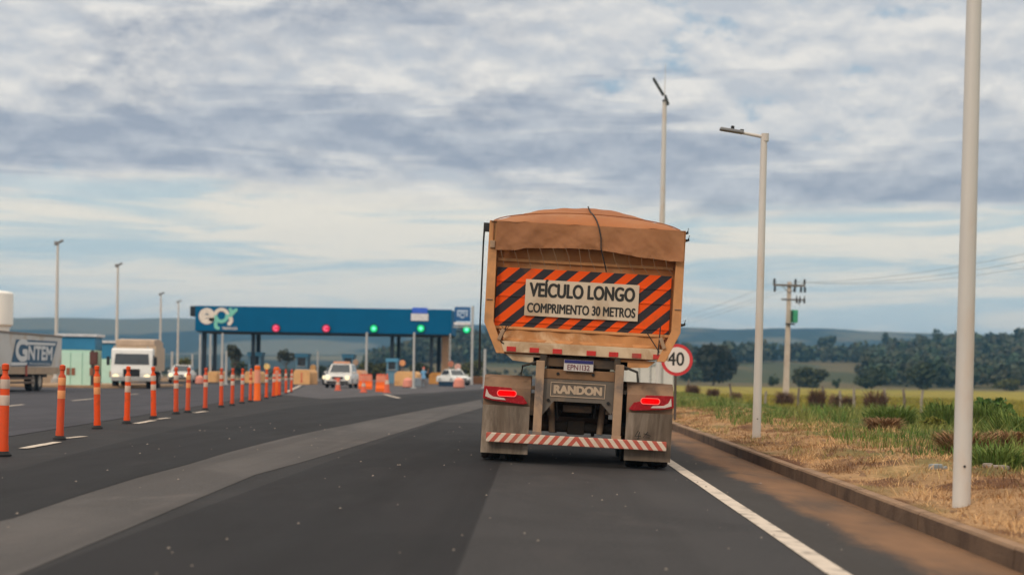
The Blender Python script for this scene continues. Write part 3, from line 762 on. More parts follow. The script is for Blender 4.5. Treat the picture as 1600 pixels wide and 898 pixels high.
for k, (u, Y, h, pale, lab) in enumerate(((1075, 122, 1.2, 0, 'dark thin stake of the field fence nearest the 40 sign'), (1141, 112, 1.35, 0, 'thin stake of the field fence left of the second lamp post'), (1196, 106, 1.0, 1, 'short pale stake just right of the second lamp post'), (1247, 102, 1.3, 0, 'thin stake of the field fence just right of the utility pole'),
        (1286, 98, 1.5, 0, 'dark stake of the field fence beside the tall dry stand'), (1313, 96, 1.3, 1, 'pale stake of the field fence among straw coloured weeds'), (1334, 95, 1.5, 1, 'tall pale stake left of the widest brown stand'), (1383, 92, 1.4, 1, 'pale stake at the right end of the widest brown stand'), (1412, 90, 1.45, 0, 'thick dark stake standing alone right of the widest brown stand'), (1441, 88, 1.4, 1, 'pale stake of the field fence left of the nearest lamp post'))):
    x, yy, zz = on_verge(u, 620, Y)
    t = MB().tube([(0, 0, -0.3), (random.uniform(-.05, .05), 0, h * 0.6), (random.uniform(-.09, .09), 0, h)], [0.085, 0.08, 0.07], 7).build('fence_stake', PALE if pale else WOOD, None, True)
    t.location = (x, yy, zz); tag(t, lab, 'fence stake', FG)
    fence_pts.append(Vector((x, yy, zz + h * 0.8)))
wr = MB()
for dz in (0.0, -0.35):
    for a, b in zip(fence_pts, fence_pts[1:]):
        a2, b2 = a + Vector((0, -0.09, dz)), b + Vector((0, -0.09, dz)); wr.tube([a2, (a2 + b2) / 2 - Vector((0, 0, 0.04)), b2], 0.006, 4)
tag(wr.build('fence_wire', mat('rusty wire', (0.12, 0.09, 0.07), 0.6, metal=0.6)), 'two strands of rusty wire strung between the fence stakes', 'fence wire')
lit_ = MB().box((0, 0, 0.04), (0.16, 0.10, 0.07), 0.02, Matrix.Rotation(0.5, 3, 'Z')).box((0.09, 0.03, 0.02), (0.1, 0.08, 0.035), 0.01, Matrix.Rotation(-0.3, 3, 'Y')).build('crumpled_litter', mat('grey white plastic', (0.24, 0.25, 0.25), 0.5, 0.3, 12), None, True)
lit_.location = on_verge(1462, 747, 20.0); tag(lit_, 'crumpled grey white litter on the straw left of the nearest lamp post', 'litter')
lit2 = MB().box((0, 0, 0.03), (0.26, 0.16, 0.06), 0.025, Matrix.Rotation(0.2, 3, 'Z')).box((-0.1, 0.05, 0.05), (0.12, 0.1, 0.06), 0.02).build('pale_rock', mat('pale rubble', (0.24, 0.20, 0.165), 0.9, 0.3, 8), None, True)
lit2.location = on_verge(1558, 742, 20.3); tag(lit2, 'pale flat rock in the verge right of the nearest lamp post', 'rock')

# ------------------------------------------------------------------ the tipper trailer
YT, S = 22.6, 22.6 / F
TX = P(898, 728, YT).x
truck = thing('tipper_trailer', 'dusty ochre tipper trailer under brown tarpaulin with orange striped long vehicle board', 'truck', (TX, YT, float(road_z(TX)) + 0.004))
truck.rotation_euler = (0, R(2.25), 0)
def K_(x): return x * S
def Z_(y): return (y + 38) * S
DUST = (0.34, 0.20, 0.105)
OCHRE = mat('dusty ochre paint', (0.44, 0.165, 0.055), 0.7, 0.22, 1.3, dirt=(0.47, 0.235, 0.105), dirt_amt=0.45, dirt_scale=1.5, bump=0.15, bscale=9)
OCHRE2 = mat('dusty ochre posts', (0.56, 0.26, 0.105), 0.7, 0.25, 2.4, dirt=(0.36, 0.19, 0.09), dirt_amt=0.45, dirt_scale=2.4)
TARP = mat('brown tarpaulin', (0.310, 0.112, 0.040), 0.75, 0.16, 1.1, dirt=(0.36, 0.155, 0.065), dirt_amt=0.5, dirt_scale=0.9, bump=0.35, bscale=5)
CREAM = mat('dusty cream paint', (0.60, 0.45, 0.30), 0.7, 0.15, 3, dirt=(0.36, 0.21, 0.11), dirt_amt=0.5, dirt_scale=2.2)
STEEL = mat('muddy chassis steel', (0.06, 0.046, 0.036), 0.8, 0.3, 3, dirt=(0.13, 0.078, 0.045), dirt_amt=0.5, dirt_scale=2.4)
STEEL2 = mat('dust covered bracket steel', (0.36, 0.235, 0.15), 0.75, 0.3, 2.2, dirt=(0.11, 0.10, 0.10), dirt_amt=0.5, dirt_scale=2.0)
GREYP = mat('dirty grey panel paint', (0.125, 0.105, 0.088), 0.7, 0.2, 3, dirt=(0.22, 0.15, 0.10), dirt_amt=0.3)
RUBBER = mat('tyre rubber', (0.028, 0.026, 0.025), 0.85, 0.3, 4, dirt=(0.11, 0.08, 0.06), dirt_amt=0.3)
FLAPM = mat('dusty mudflap rubber', (0.235, 0.18, 0.135), 0.85, 0.5, 2.6, dirt=(0.66, 0.54, 0.43), dirt_amt=0.5, dirt_scale=1.5, stretch=(1.8, 1, 0.38))
BLACK = mat('black rubber', (0.02, 0.02, 0.02), 0.7)
DARKB = mat('black iron', (0.03, 0.03, 0.032), 0.55, metal=0.3)
hull = [(-129, 135), (-150, 179), (-150, 333), (150, 333), (150, 179), (129, 135)]
hp = lambda L: [(K_(a), Z_(b)) for a, b in L]
MB().prism(hp(hull), 0.13, 8.6, 'XZ', 0.02).build('tipper_body', OCHRE, truck)
# ribs on the sides of the body
for side in (-1, 1):
    for k in range(9):
        yy = 0.9 + k * 0.9
        MB().box((side * K_(153.5), yy, (Z_(182) + Z_(330)) / 2), (0.06, 0.10, Z_(330) - Z_(182)), 0.01).build('side_rib', OCHRE2, truck)
for side in (-1, 1):
    post = [(side * 153.5, 337), (side * 153.5, 178), (side * 132, 131), (side * 119, 131), (side * 140, 180), (side * 140.5, 337)]
    MB().prism(hp(post), -0.03, 0.128, 'XZ', 0.008).build('rear_post', OCHRE2, truck)
# the pressed rear gate: recessed sheet with ribs
MB().box((0, 0.11, Z_(278)), (K_(276), 0.03, K_(5)), 0.008).box((0, 0.11, Z_(172)), (K_(278), 0.06, K_(5)), 0.008).box((0, 0.085, Z_(153)), (K_(246), 0.05, K_(5)), 0.008).build('gate_rail', OCHRE2, truck)
gr = MB()
def slant(i, j):
    x = K_(-118 + 236 * i) * (1 + 0.14 * j); return Vector((x, 0.06 + 0.05 * j + 0.012 * math.sin(i * 37), Z_(151 + 22 * j)))
gr.grid(40, 4, slant).build('gate_apron', mat('scuffed ochre gate', (0.42, 0.185, 0.068), 0.75, 0.3, 2.0, dirt=(0.66, 0.45, 0.27), dirt_amt=0.5, dirt_scale=2.0), truck, True)
beam = MB().box((K_(6), 0.02, Z_(142)), (K_(262), 0.07, K_(17)), 0.008).build('rear_beam', CREAM, truck)
REDR = mat('red reflector', (0.50, 0.035, 0.03), 0.35, 0.15, 20, dirt=(0.25, 0.10, 0.07), dirt_amt=0.3)
for xr in (-110, -74, -38, 15, 50, 86, 119):
    MB().box((K_(xr + 1), -0.020, Z_(138.5)), (K_(14.6), 0.008, K_(7.5)), 0.003).build('reflector', REDR, beam)
# warning board
ORBL = stripes('orange and black warning stripes', (0.035, 0.03, 0.034), (0.80, 0.085, 0.006), K_(37), -1.12, dirt=(0.22, 0.09, 0.04), dirt_amt=0.22)
MB().box((K_(-1), 0.085, Z_(220)), (K_(274), 0.012, K_(92)), 0.003).build('warning_board', ORBL, truck)
for zz in (182, 245, 222):
    MB().box((K_(-1), 0.074, Z_(zz)), (K_(273.4), 0.012, K_(3.0)), 0.003).build('board_fold', ORBL, truck)
plate = MB().box((K_(-3), 0.055, Z_(220.5)), (K_(178), 0.012, K_(57)), 0.003).build('sign_plate', mat('dusty white sign', (0.60, 0.48, 0.36), 0.6, 0.08, 3, dirt=(0.45, 0.32, 0.21), dirt_amt=0.4), truck)
INK = mat('black lettering', (0.035, 0.033, 0.03), 0.6, 0.2, 9)
lettering('lettering', 'VEÍCULO LONGO', K_(-86), K_(80), Z_(223), K_(20.5), 0.0465, INK, plate, 0.040)
lettering('lettering', 'COMPRIMENTO 30 METROS', K_(-88), K_(82), Z_(198), K_(14), 0.0465, INK, plate, 0.032)
# tarpaulin: hooped top and a flap hanging over the gate
def top(i, j):
    x = -152 + 304 * i; Y = -0.06 + 8.7 * j ** 1.5
    q0 = min(1.0, max(0.0, Y + 0.06) / 0.40) ** 0.75; q1 = float(sstep(Y, 0.34, 1.15)); wob = 1 - 0.05 * math.sin(Y * 2.4) ** 2
    p_ = 1 - abs(x / 152) ** 2.0; h = wob * (0.19 * q0 * p_ ** 0.55 + 0.17 * q1 * p_)
    w = 0.012 * math.sin(x * 0.11 + Y * 3) * math.sin(Y * 5 + x * 0.05) + 0.03 * (fbm(x * 0.03, Y * 1.1) - 0.5)
    return Vector((K_(x), Y, Z_(336) + h + float(w) * min(1, abs(152 - abs(x)) / 25)))
MB().grid(46, 60, top).build('tarpaulin', TARP, truck, True)
def dome(x, Y):
    q0 = min(1.0, max(0.0, Y + 0.06) / 0.40) ** 0.75; q1 = float(sstep(Y, 0.34, 1.15)); p_ = max(0.0, 1 - abs(x / 152) ** 2.0)
    return 0.19 * q0 * p_ ** 0.55 + 0.17 * q1 * p_
for Y in (0.38, 1.9, 3.4):
    MB().tube([(K_(-148 + 296 * i / 30), Y, Z_(336) + dome(-148 + 296 * i / 30, Y) + 0.012) for i in range(31)], 0.008, 6).build('tarp_bow_seam', mat('tarpaulin seam', (0.27, 0.10, 0.040), 0.8), truck, True)
def flap(i, j):
    x = -142 + 293 * i
    zb = np.interp(x, [-142, -110, -95, -60, 10, 40, 80, 151], [291, 292, 296, 298, 299.5, 297, 291, 287.5]) + 3.0 * (float(fbm(x * 0.04 + 9, 0.5)) - 0.5)
    z = 336.5 + (zb - 336.5) * j
    y = -0.065 - 0.035 * j - 0.008 * j * math.sin(x * 0.13 + 1.0) - 0.012 * math.sin(x * 0.07 + 3 * j) - 0.05 * (float(fbm(x * 0.05, j * 2.0 + 7)) - 0.5) * (0.3 + j)
    y -= 0.020 * max(0.0, 1 - abs(((x - 24 - (336 - z) * 0.9) % 46) / 10 - 1)) * j * (1 if x > 15 else 0.35)     # creases pulled by the rope
    return Vector((K_(x), y, Z_(z)))
MB().grid(150, 24, flap).build('tarp_flap', mat('brown tarpaulin flap', (0.275, 0.118, 0.052), 0.75, 0.16, 1.5, dirt=(0.34, 0.16, 0.075), dirt_amt=0.5, dirt_scale=1.2, bump=0.3, bscale=6), truck, True)
for side, xx in ((-1, -146.5), (1, 151)):
    MB().grid(3, 10, lambda i, j: Vector((K_(xx) + side * K_(3 * math.sin(i * 3)), -0.06 + 0.30 * i, Z_(337 - 40 * j * (1 - 0.5 * i))))).build('tarp_corner', TARP, truck, True)
ROPE = mat('dark rope', (0.04, 0.035, 0.035), 0.9)
MB().tube([(K_(xq), yq, Z_(336) + dome(xq, yq) + 0.02) for xq, yq in ((2, 1.1), (3, 0.8), (5, 0.55), (7, 0.38), (10, 0.2), (13, 0.06), (15, -0.04))] + [(K_(17), -0.10, Z_(334)), (K_(21), -0.11, Z_(318)), (K_(22), -0.13, Z_(300)), (K_(28), -0.02, Z_(284)), (K_(33), 0.06, Z_(267))], 0.0095, 6).build('centre_rope', ROPE, truck, True)
for k in range(14):
    xa = -134 + k * 20.3; xb = xa + (10 if k < 7 else -6) * random.uniform(0.5, 1.3)
    zb = float(np.interp(xa, [-142, -95, 10, 151], [292, 296, 300, 288]))
    MB().tube([(K_(xa if k < 7 else xb), -0.10, Z_(zb)), (K_((xa + xb) / 2), -0.03, Z_(zb - 12)), (K_(xb if k < 7 else xa + 8), 0.05, Z_(268))], 0.0045, 5).build('elastic_cord', mat('pale elastic cord', (0.34, 0.21, 0.13), 0.8), truck, True)
strap = MB().tube([(K_(-161), 0.0, Z_(333)), (K_(-161.5), -0.01, Z_(300)), (K_(-160), -0.01, Z_(180)), (K_(-157), 0.0, Z_(104))], [0.016, 0.013, 0.013, 0.02], 6)
strap.box((K_(-157.5), 0.0, Z_(326)), (K_(9), 0.05, K_(14)), 0.006).build('tarp_crank_rod', DARKB, truck, True)
for p in ((154, 333), (156, 322), (157, 190)): MB().tube([(K_(p[0] - 3), 0.0, Z_(p[1])), (K_(p[0] + 2), -0.02, Z_(p[1] + 1)), (K_(p[0] + 3), -0.02, Z_(p[1] + 8))], [0.022, 0.018, 0.008], 7).build('tarp_hook', DARKB, truck, True)
MB().tube([(K_(-118), 0.02, Z_(176)), (K_(-122), -0.01, Z_(163)), (K_(-127), -0.01, Z_(150)), (K_(-121), -0.02, Z_(146))], 0.009, 5).build('gate_chain', ROPE, truck, True)
MB().tube([(K_(-128), 0.02, Z_(178)), (K_(-121), -0.03, Z_(164)), (K_(-112), 0.02, Z_(178))], 0.006, 5).build('gate_chain', ROPE, truck, True)
MB().tube([(K_(98), 0.02, Z_(180)), (K_(112), -0.02, Z_(160)), (K_(122), -0.02, Z_(146))], 0.007, 5).build('gate_chain', ROPE, truck, True)
MB().tube([(K_(122), 0.02, Z_(186)), (K_(121), -0.02, Z_(165)), (K_(120), -0.02, Z_(140))], 0.009, 5).build('gate_chain', ROPE, truck, True)
for side in (-1, 1):
    MB().box((side * K_(126), -0.035, Z_(160)), (0.05, 0.05, 0.16), 0.01, Matrix.Rotation(R(side * -22), 3, 'Y')).build('gate_latch', STEEL2, truck)
    MB().box((side * K_(147), -0.045, Z_(300)), (0.07, 0.03, 0.10), 0.008).build('post_hinge', STEEL2, truck)
    MB().box((side * K_(147), -0.038, Z_(214)), (0.085, 0.016, 0.012), 0.003).build('post_weld', STEEL2, truck)
# under the body
MB().box((0, 3.4, Z_(121)), (K_(96), 6.4, K_(22)), 0.01).build('sub_frame', STEEL, truck)
for side in (-1, 1):
    MB().box((side * 0.43, 3.6, Z_(98)), (0.10, 7.0, 0.24), 0.01).build('chassis_rail', STEEL, truck)
    MB().prism(hp([(side * 62, 131), (side * 118, 131), (side * 106, 121), (side * 66, 118)]), 0.05, 0.14).build('hinge_bracket', CREAM if side < 0 else OCHRE2, truck)
    MB().box((side * K_(58), 0.06, Z_(123)), (K_(10), 0.12, K_(20)), 0.01).build('hinge_lug', STEEL, truck)
MB().box((K_(0), 0.10, Z_(122)), (K_(150), 0.10, K_(14)), 0.01).build('hinge_beam', STEEL, truck)
MB().box((0, 0.065, Z_(103.5)), (K_(110), 0.06, K_(15)), 0.008).build('rear_crossmember', mat('rusty ochre steel', (0.21, 0.115, 0.06), 0.75, 0.3, 3, dirt=(0.10, 0.07, 0.05), dirt_amt=0.4), truck)
for side in (-1, 1):
    ur = MB().box((side * K_(62), 0.03, Z_(62)), (K_(13.5), 0.11, K_(122)), 0.012).build('bumper_bracket', STEEL2, truck)
panel = MB().prism(hp([(-55, 96), (55, 96), (55, 50), (52, 44), (36, 61), (-38, 61), (-55, 38)]), 0.045, 0.06).build('brand_panel', GREYP, truck)
TAN = mat('dusty tan lettering', (0.46, 0.34, 0.24), 0.7, 0.12, 6)
fr = MB()
for c_, s_ in (((-1.5, 90.3), (86, 1.1)), ((-1.5, 68.7), (86, 1.1)), ((-43.9, 79.5), (1.1, 20.4)), ((40.9, 79.5), (1.1, 20.4))):
    fr.box((K_(c_[0]), 0.040, Z_(c_[1])), (K_(s_[0]), 0.010, K_(s_[1])))
fr.build('brand_frame', TAN, panel)
lettering('lettering', 'RANDON', K_(-39.5), K_(36.5), Z_(73.7), K_(11.8), 0.0425, TAN, panel, 0.075)
for p in ((-34, 104), (21, 105), (-47, 62), (47, 62)):
    MB().lathe([(0.001, -0.012), (0.02, -0.01), (0.024, 0.02)], (K_(p[0]), 0.03, Z_(p[1])), 'Y', 10).build('rubber_stop', BLACK, truck, True)
npl = MB().box((K_(-2.5), -0.010, Z_(118)), (K_(46), 0.010, K_(17.5)), 0.003).build('number_plate', mat('plate white', (0.52, 0.47, 0.44), 0.5, 0.08), truck)
MB().box((K_(-2.5), -0.017, Z_(124)), (K_(45), 0.006, K_(5.2))).build('plate_band', mat('plate blue', (0.03, 0.03, 0.13), 0.5), npl)
lettering('lettering', 'EPN1I32', K_(-20), K_(15), Z_(111.2), K_(8), -0.0155, mat('plate ink', (0.16, 0.06, 0.07), 0.6), npl, 0.02)
# mudguards, mudflaps, lamps
for side in (-1, 1):
    xa, xb = (76, 148.5) if side > 0 else (-148.5, -75)
    prof = [(0.02, 48), (0.05, 78), (0.16, 92), (0.34, 97), (3.6, 97), (3.85, 90), (3.98, 60), (3.96, 60), (3.82, 88), (3.58, 94.5), (0.36, 94.5), (0.19, 90), (0.08, 77), (0.05, 48)]
    MB().prism([(a, Z_(b)) for a, b in prof], K_(xa), K_(xb), 'YZ').build('mudguard', mat('dusty plastic mudguard', (0.24, 0.145, 0.09), 0.75, 0.35, 2.2, dirt=(0.10, 0.07, 0.05), dirt_amt=0.4), truck)
    def fl(i, j, xa=xa, xb=xb): return Vector((K_(xa + (xb - xa) * i), 0.0 + 0.015 * math.sin(i * 9) * (1 - j) + 0.01 * math.sin(j * 5), Z_(-25 + 75 * j)))
    fm = MB(); fm.grid(12, 14, fl)
    bmesh.ops.solidify(fm.bm, geom=list(fm.bm.faces), thickness=0.012)
    fo = fm.build('mudflap', FLAPM, truck, True)
    if side > 0:
        sc = MB(); c0_ = lambda a, b: (K_(90 + a), Z_(b))
        sc.ribbon([c0_(6, 22), c0_(1, 13), c0_(10, 14)], 0.011, -0.026, -0.02); sc.ribbon([c0_(8, 20), c0_(6, 8)], 0.011, -0.026, -0.02)
        sc.ribbon([c0_(21, 21), c0_(14, 12), c0_(24, 12)], 0.010, -0.026, -0.02); sc.ribbon([c0_(15, 18), c0_(26, 15)], 0.008, -0.026, -0.02)
        sc.build('scrawled_marks', INK, fo)
    lx = side * 113.0
    q = lambda L: [(K_(lx + side * a), Z_(b)) for a, b in L]
    lamp = MB().prism(q([(35, 79), (36, 60), (20, 57), (-27, 53), (-34, 55), (-26, 66), (-12, 68), (-8, 78)]), -0.05, 0.01, 'XZ', 0.006).build('tail_lamp', mat('dark red lens', (0.30, 0.012, 0.016), 0.25, 0.2, 20), truck)
    MB().prism(q([(31, 75), (32.5, 63), (22, 59.5), (0, 58.5), (3, 61.5), (20, 63), (27, 67)]), -0.058, -0.051, 'XZ').build('clear_lens', mat('dusty clear lens', (0.55, 0.45, 0.40), 0.3), lamp)
    st_ = [(K_(lx + 11 * math.cos(a) * 0.45 + (10.5 if math.cos(a) > 0 else -10.5) - side * 1.0), Z_(69 + 5.2 * math.sin(a))) for a in [2 * math.pi * k / 24 for k in range(24)]]
    MB().prism(st_, -0.066, -0.052, 'XZ').build('lit_rim', glow('lit lamp rim', (1.0, 0.16, 0.13), 1.0), lamp)
    st2 = [(K_(lx + 9.5 * math.cos(a) * 0.45 + (10 if math.cos(a) > 0 else -10) - side * 1.0), Z_(69 + 4.2 * math.sin(a))) for a in [2 * math.pi * k / 24 for k in range(24)]]
    MB().prism(st2, -0.070, -0.0665, 'XZ').build('lit_bulb', glow('lit tail lamp', (1.0, 0.002, 0.003), 1.05), lamp)
BUMP = stripes('red and white chevrons', (0.44, 0.10, 0.07), (0.62, 0.50, 0.40), K_(15.2), 0.80, mirror=True, duty=0.5, dirt=(0.40, 0.27, 0.18), dirt_amt=0.3)
MB().box((0, -0.075, Z_(0)), (K_(281), 0.09, K_(14.5)), 0.012).build('underrun_bar', BUMP, truck)
for side in (-1, 1): MB().box((side * K_(62), -0.02, Z_(2)), (K_(15), 0.03, K_(20)), 0.004).build('bracket_foot', STEEL2, truck)
# axles and twin wheels
def lathe_tyre(cx, cy, cz):
    pr = [(0.30, -0.12), (0.42, -0.135), (0.485, -0.125), (0.50, -0.10), (0.50, -0.05), (0.49, -0.045), (0.49, -0.03), (0.50, -0.025), (0.50, 0.025), (0.49, 0.03), (0.49, 0.045), (0.50, 0.05), (0.50, 0.10), (0.485, 0.125), (0.42, 0.135), (0.30, 0.12)]
    return pr
for ky, yy in enumerate((0.66, 1.92, 3.18)):
    MB().tube([(-1.2, yy, 0.50), (1.2, yy, 0.50)], 0.075, 12).box((0, yy, 0.5), (0.25, 0.2, 0.2), 0.03).build('axle', STEEL, truck, True)
    for side in (-1, 1):
        MB().box((side * 0.43, yy, 0.74), (0.09, 1.0, 0.06), 0.01).box((side * 0.43, yy + 0.45, 0.70), (0.07, 0.1, 0.22), 0.01).build('leaf_spring', STEEL, truck)
        wh = bpy.data.objects.new('wheel', None); COL.objects.link(wh); wh.parent = truck; wh.location = (side * 1.0, yy, 0.503)
        tb = MB()
        for off in (-0.165, 0.165): tb.lathe([(r, h + off) for r, h in lathe_tyre(0, 0, 0)], axis='X', n=36, close=True)
        tb.build('tyre', RUBBER, wh, True)
        MB().lathe([(0.31, -0.25), (0.29, -0.2), (0.12, -0.1), (0.12, 0.1), (0.29, 0.2), (0.31, 0.25)], axis='X', n=24, close=False).build('rim', mat('dusty white rim', (0.40, 0.34, 0.28), 0.6, dirt=(0.2, 0.13, 0.08)), wh, True)
MB().box((0, 0.9, Z_(30)), (K_(104), 0.08, K_(10)), 0.01).box((-0.28, 0.88, Z_(20)), (0.05, 0.05, 0.2)).box((0.25, 0.88, Z_(18)), (0.05, 0.05, 0.22)).build('stabiliser_beam', mat('rusty brown steel', (0.12, 0.075, 0.055), 0.8, 0.3, 4), truck)
MB().tube([(-0.30, 1.25, 0.72), (0.30, 1.25, 0.72)], 0.13, 14).build('air_tank', STEEL, truck, True)
MB().tube([(-0.2, 0.75, 0.86), (0.28, 0.75, 0.84)], 0.05, 10).build('brake_pipe', STEEL, truck, True)
# what fills the space between the rails further forward
HOSE = mat('grey rubber hose', (0.05, 0.045, 0.04), 0.7)
for xa, xb, za, zb2 in ((-0.36, -0.22, 98, 44), (0.34, 0.18, 100, 46), (-0.12, 0.30, 112, 112), (0.05, -0.30, 116, 108)):
    MB().tube([(xa, 0.12, Z_(za)), ((xa * 2 + xb) / 3, 0.2, Z_(za - 14)), ((xa + 2 * xb) / 3, 0.35, Z_(zb2 - 10)), (xb, 0.6, Z_(zb2))], 0.014, 7).build('air_hose', HOSE, truck, True)
MB().box((0, 0.28, Z_(50)), (0.40, 0.12, 0.10), 0.02).build('valve_block', STEEL, truck)
for side in (-1, 1):
    MB().tube([(side * 0.33, 0.5, 0.42), (side * 0.36, 0.55, 0.86)], 0.045, 10).build('shock_absorber', STEEL2, truck, True)
    MB().box((side * 0.60, 0.06, Z_(80)), (0.10, 0.06, 0.05), 0.01).build('mudguard_arm', STEEL, truck)
    MB().tube([(side * 0.58, 0.03, Z_(121)), (side * 0.78, 0.04, Z_(113)), (side * 0.80, 0.04, Z_(97))], 0.018, 7).build('cable_loop', HOSE, truck, True)
MB().box((0, 4.7, 0.86), (0.74, 0.5, 0.7), 0.03).build('tool_box', STEEL, truck)
MB().box((0, 2.6, 1.0), (0.76, 0.16, 0.5), 0.02).build('cross_member', STEEL, truck)
MB().box((0, 7.4, 0.62), (1.5, 0.12, 0.5), 0.02).build('landing_gear', STEEL, truck)

# ------------------------------------------------------------------ lamp posts along the kerb
GALV = mat('galvanised pole', (0.56, 0.53, 0.495), 0.5, 0.08, 1.5, dirt=(0.54, 0.42, 0.33), dirt_amt=0.35, dirt_scale=1.2, stretch=(1, 1, 0.35), metal=0.1)
HEAD = mat('grey lamp housing', (0.22, 0.22, 0.225), 0.5, metal=0.3)
CONC = mat('pale concrete', (0.40, 0.37, 0.34), 0.9, 0.15, 4, dirt=(0.25, 0.17, 0.11), dirt_amt=0.4, bump=0.3)
lamp2 = thing('lamp_post', 'grey kerbside lamp post with one flat lamp arm, second from the camera', 'lamp post', (0, 0, 0), 0, 'single arm lamp posts along the kerb')
MB().tube([(0, 0, -0.2), (0, 0, 1.0), (0, 0, 5.88)], [0.083, 0.082, 0.064], 16).build('pole', GALV, lamp2, True)
MB().lathe([(0.012, -0.006), (0.012, 0.004)], (0.0, -0.083, 0.37), 'Y', 10).build('earth_bolt', DARKB, lamp2)
arm = MB().tube([(0.02, 0, 5.80), (0.02, 0, 5.95)], 0.075, 12).tube([(0.02, 0, 5.88), (-0.35, 0, 5.94), (-0.5, 0, 5.965)], [0.036, 0.03, 0.03], 10).build('arm', GALV, lamp2, True)
hd = MB().box((-0.64, 0, 5.99), (0.46, 0.22, 0.055), 0.018, Matrix.Rotation(R(8), 3, 'Y')).build('lamp_head', HEAD, lamp2, True)
MB().lathe([(0.035, 0.0), (0.035, 0.06), (0.02, 0.075), (0.0, 0.078)], (-0.62, 0, 6.015), n=10).box((-0.44, 0, 5.995), (0.08, 0.1, 0.05), 0.015).build('photocell', DARKB, hd, True)
p2 = P(1182, 680, 32.6); lamp2.location = (p2.x, 32.6, tz(p2.x, 32.6)); lamp2.rotation_euler = (R(0), R(0.55), 0)
lamp1 = copy_tree(lamp2); lamp1['label'] = 'nearest grey lamp post, thick in the straw, its top above the frame'
p1 = P(1502, 790, 15.3); lamp1.location = (p1.x, 15.3, tz(p1.x, 15.3)); lamp1.rotation_euler = (0, R(0.55), 0)
# the tall mast behind the truck
ym = 92.0; pm = P(1029.5, 600, ym); zt = P(1032, 158, ym).z
mast = thing('floodlight_mast', 'tall grey mast with floodlight and lightning rod rising behind the truck', 'mast', (pm.x, ym, tz(pm.x, ym)), 0)
mh = zt - mast.location.z
MB().tube([(0, 0, -0.3), (0, 0, mh)], [0.19, 0.12], 14).build('pole', GALV, mast, True)
MB().tube([(0, 0, mh), (0, 0, mh + 2.1)], [0.03, 0.012], 6).build('lightning_rod', GALV, mast, True)
fx = MB().tube([(-0.1, -0.2, mh + 0.0), (0.12, 0.3, mh + 0.05)], 0.05, 8).build('bracket', DARKB, mast, True)
for (ox, oz, a) in ((-0.36, 0.78, -58), (0.12, 0.05, -70)):
    L = 1.1 if oz > .3 else 0.55
    MB().box((ox, 0, mh + oz), (L, 0.5, 0.10), 0.03, Matrix.Rotation(R(-a), 3, 'Y')).build('floodlight', mat('dark floodlight housing', (0.07, 0.08, 0.08), 0.5, metal=0.3), mast, True)
mast.rotation_euler = (0, R(0.25), 0)

# ------------------------------------------------------------------ 40 sign
ys_ = 44.0; ps = P(1057.5, 562, ys_)
sg = thing('speed_sign', 'round white speed limit 40 sign with red ring behind the truck on a thin post', 'road sign', (ps.x, ys_, tz(ps.x, ys_)), 0)
zc_ = ps.z - sg.location.z; rs = 24.8 / F * ys_
disc = MB().lathe([(rs, 0.0), (rs, 0.008)], (0, -0.04, zc_), 'Y', 40).build('sign_disc', mat('sign red', (0.56, 0.045, 0.05), 0.45, 0.1, 3), sg, False)
MB().lathe([(rs * 0.80, 0.0), (rs * 0.80, 0.005)], (0, -0.046, zc_), 'Y', 40).build('white_face', mat('sign white', (0.72, 0.64, 0.58), 0.45, 0.07, 3, dirt=(0.5, 0.4, 0.33), dirt_amt=0.25), disc)
lettering('lettering', '40', -rs * 0.60, rs * 0.46, zc_ - rs * 0.34, rs * 0.80, -0.049, INK, disc, 0.018)
MB().tube([(-0.03, 0, -0.3), (-0.03, 0, zc_ + rs * 0.6)], 0.035, 10).build('post', mat('dark timber post', (0.085, 0.07, 0.06), 0.8), sg, True)

# ------------------------------------------------------------------ utility pole with transformer
yu = 125.0; pu = P(1227.5, 626, yu); zbase = pu.z
ut = thing('utility_pole', 'pale concrete utility pole with crossarm and green transformer in the verge', 'utility pole', (pu.x, yu, tz(pu.x, yu)), 0)
ztop = P(1234, 440, yu).z - ut.location.z
PX = yu / F
MB().box((0, 0, ztop / 2), (0.46, 0.30, ztop), 0.02, taper=(0.60, 0.7)).build('pole', mat('sunbleached concrete pole', (0.50, 0.42, 0.36), 0.85, 0.12, 1.0, dirt=(0.32, 0.22, 0.16), dirt_amt=0.4, dirt_scale=0.7), ut)
ca = MB().box((-1 * PX, -0.2, ztop - 6 * PX), (50 * PX, 0.12, 0.16), 0.01).tube([(-12 * PX, -0.2, ztop - 7 * PX), (0, -0.18, ztop - 18 * PX)], 0.03, 6).tube([(12 * PX, -0.2, ztop - 7 * PX), (0, -0.18, ztop - 18 * PX)], 0.03, 6).build('crossarm', mat('grey crossarm', (0.16, 0.14, 0.125), 0.8), ut)
for ox, up_ in ((-24, 1), (-23, -1), (9, 1), (8, -1), (23, 1), (18, -1), (24, -1)):
    MB().lathe([(0.05, 0.0), (0.11, 0.08), (0.06, 0.12), (0.12, 0.2), (0.06, 0.25), (0.1, 0.33), (0.04, 0.42)], (ox * PX, -0.2, ztop - 6 * PX + (0.08 if up_ > 0 else -0.5)), 'Z', 10).build('insulator', DARKB, ca, True)
MB().box((6 * PX, -0.1, ztop - 28 * PX), (36 * PX, 0.1, 0.12), 0.01).tube([(10 * PX, -0.1, ztop - 28 * PX), (17 * PX, -0.1, ztop - 36 * PX)], 0.03, 6).build('lower_arm', mat('grey crossarm', (0.16, 0.14, 0.125), 0.8), ut)
for ox in (12, 17, 24):
    MB().lathe([(0.05, 0.0), (0.1, 0.1), (0.05, 0.2), (0.09, 0.3), (0.04, 0.4), (0.03, 0.55)], (ox * PX, -0.1, ztop - 33 * PX), 'Z', 10).build('fuse_holder', DARKB, ut, True)
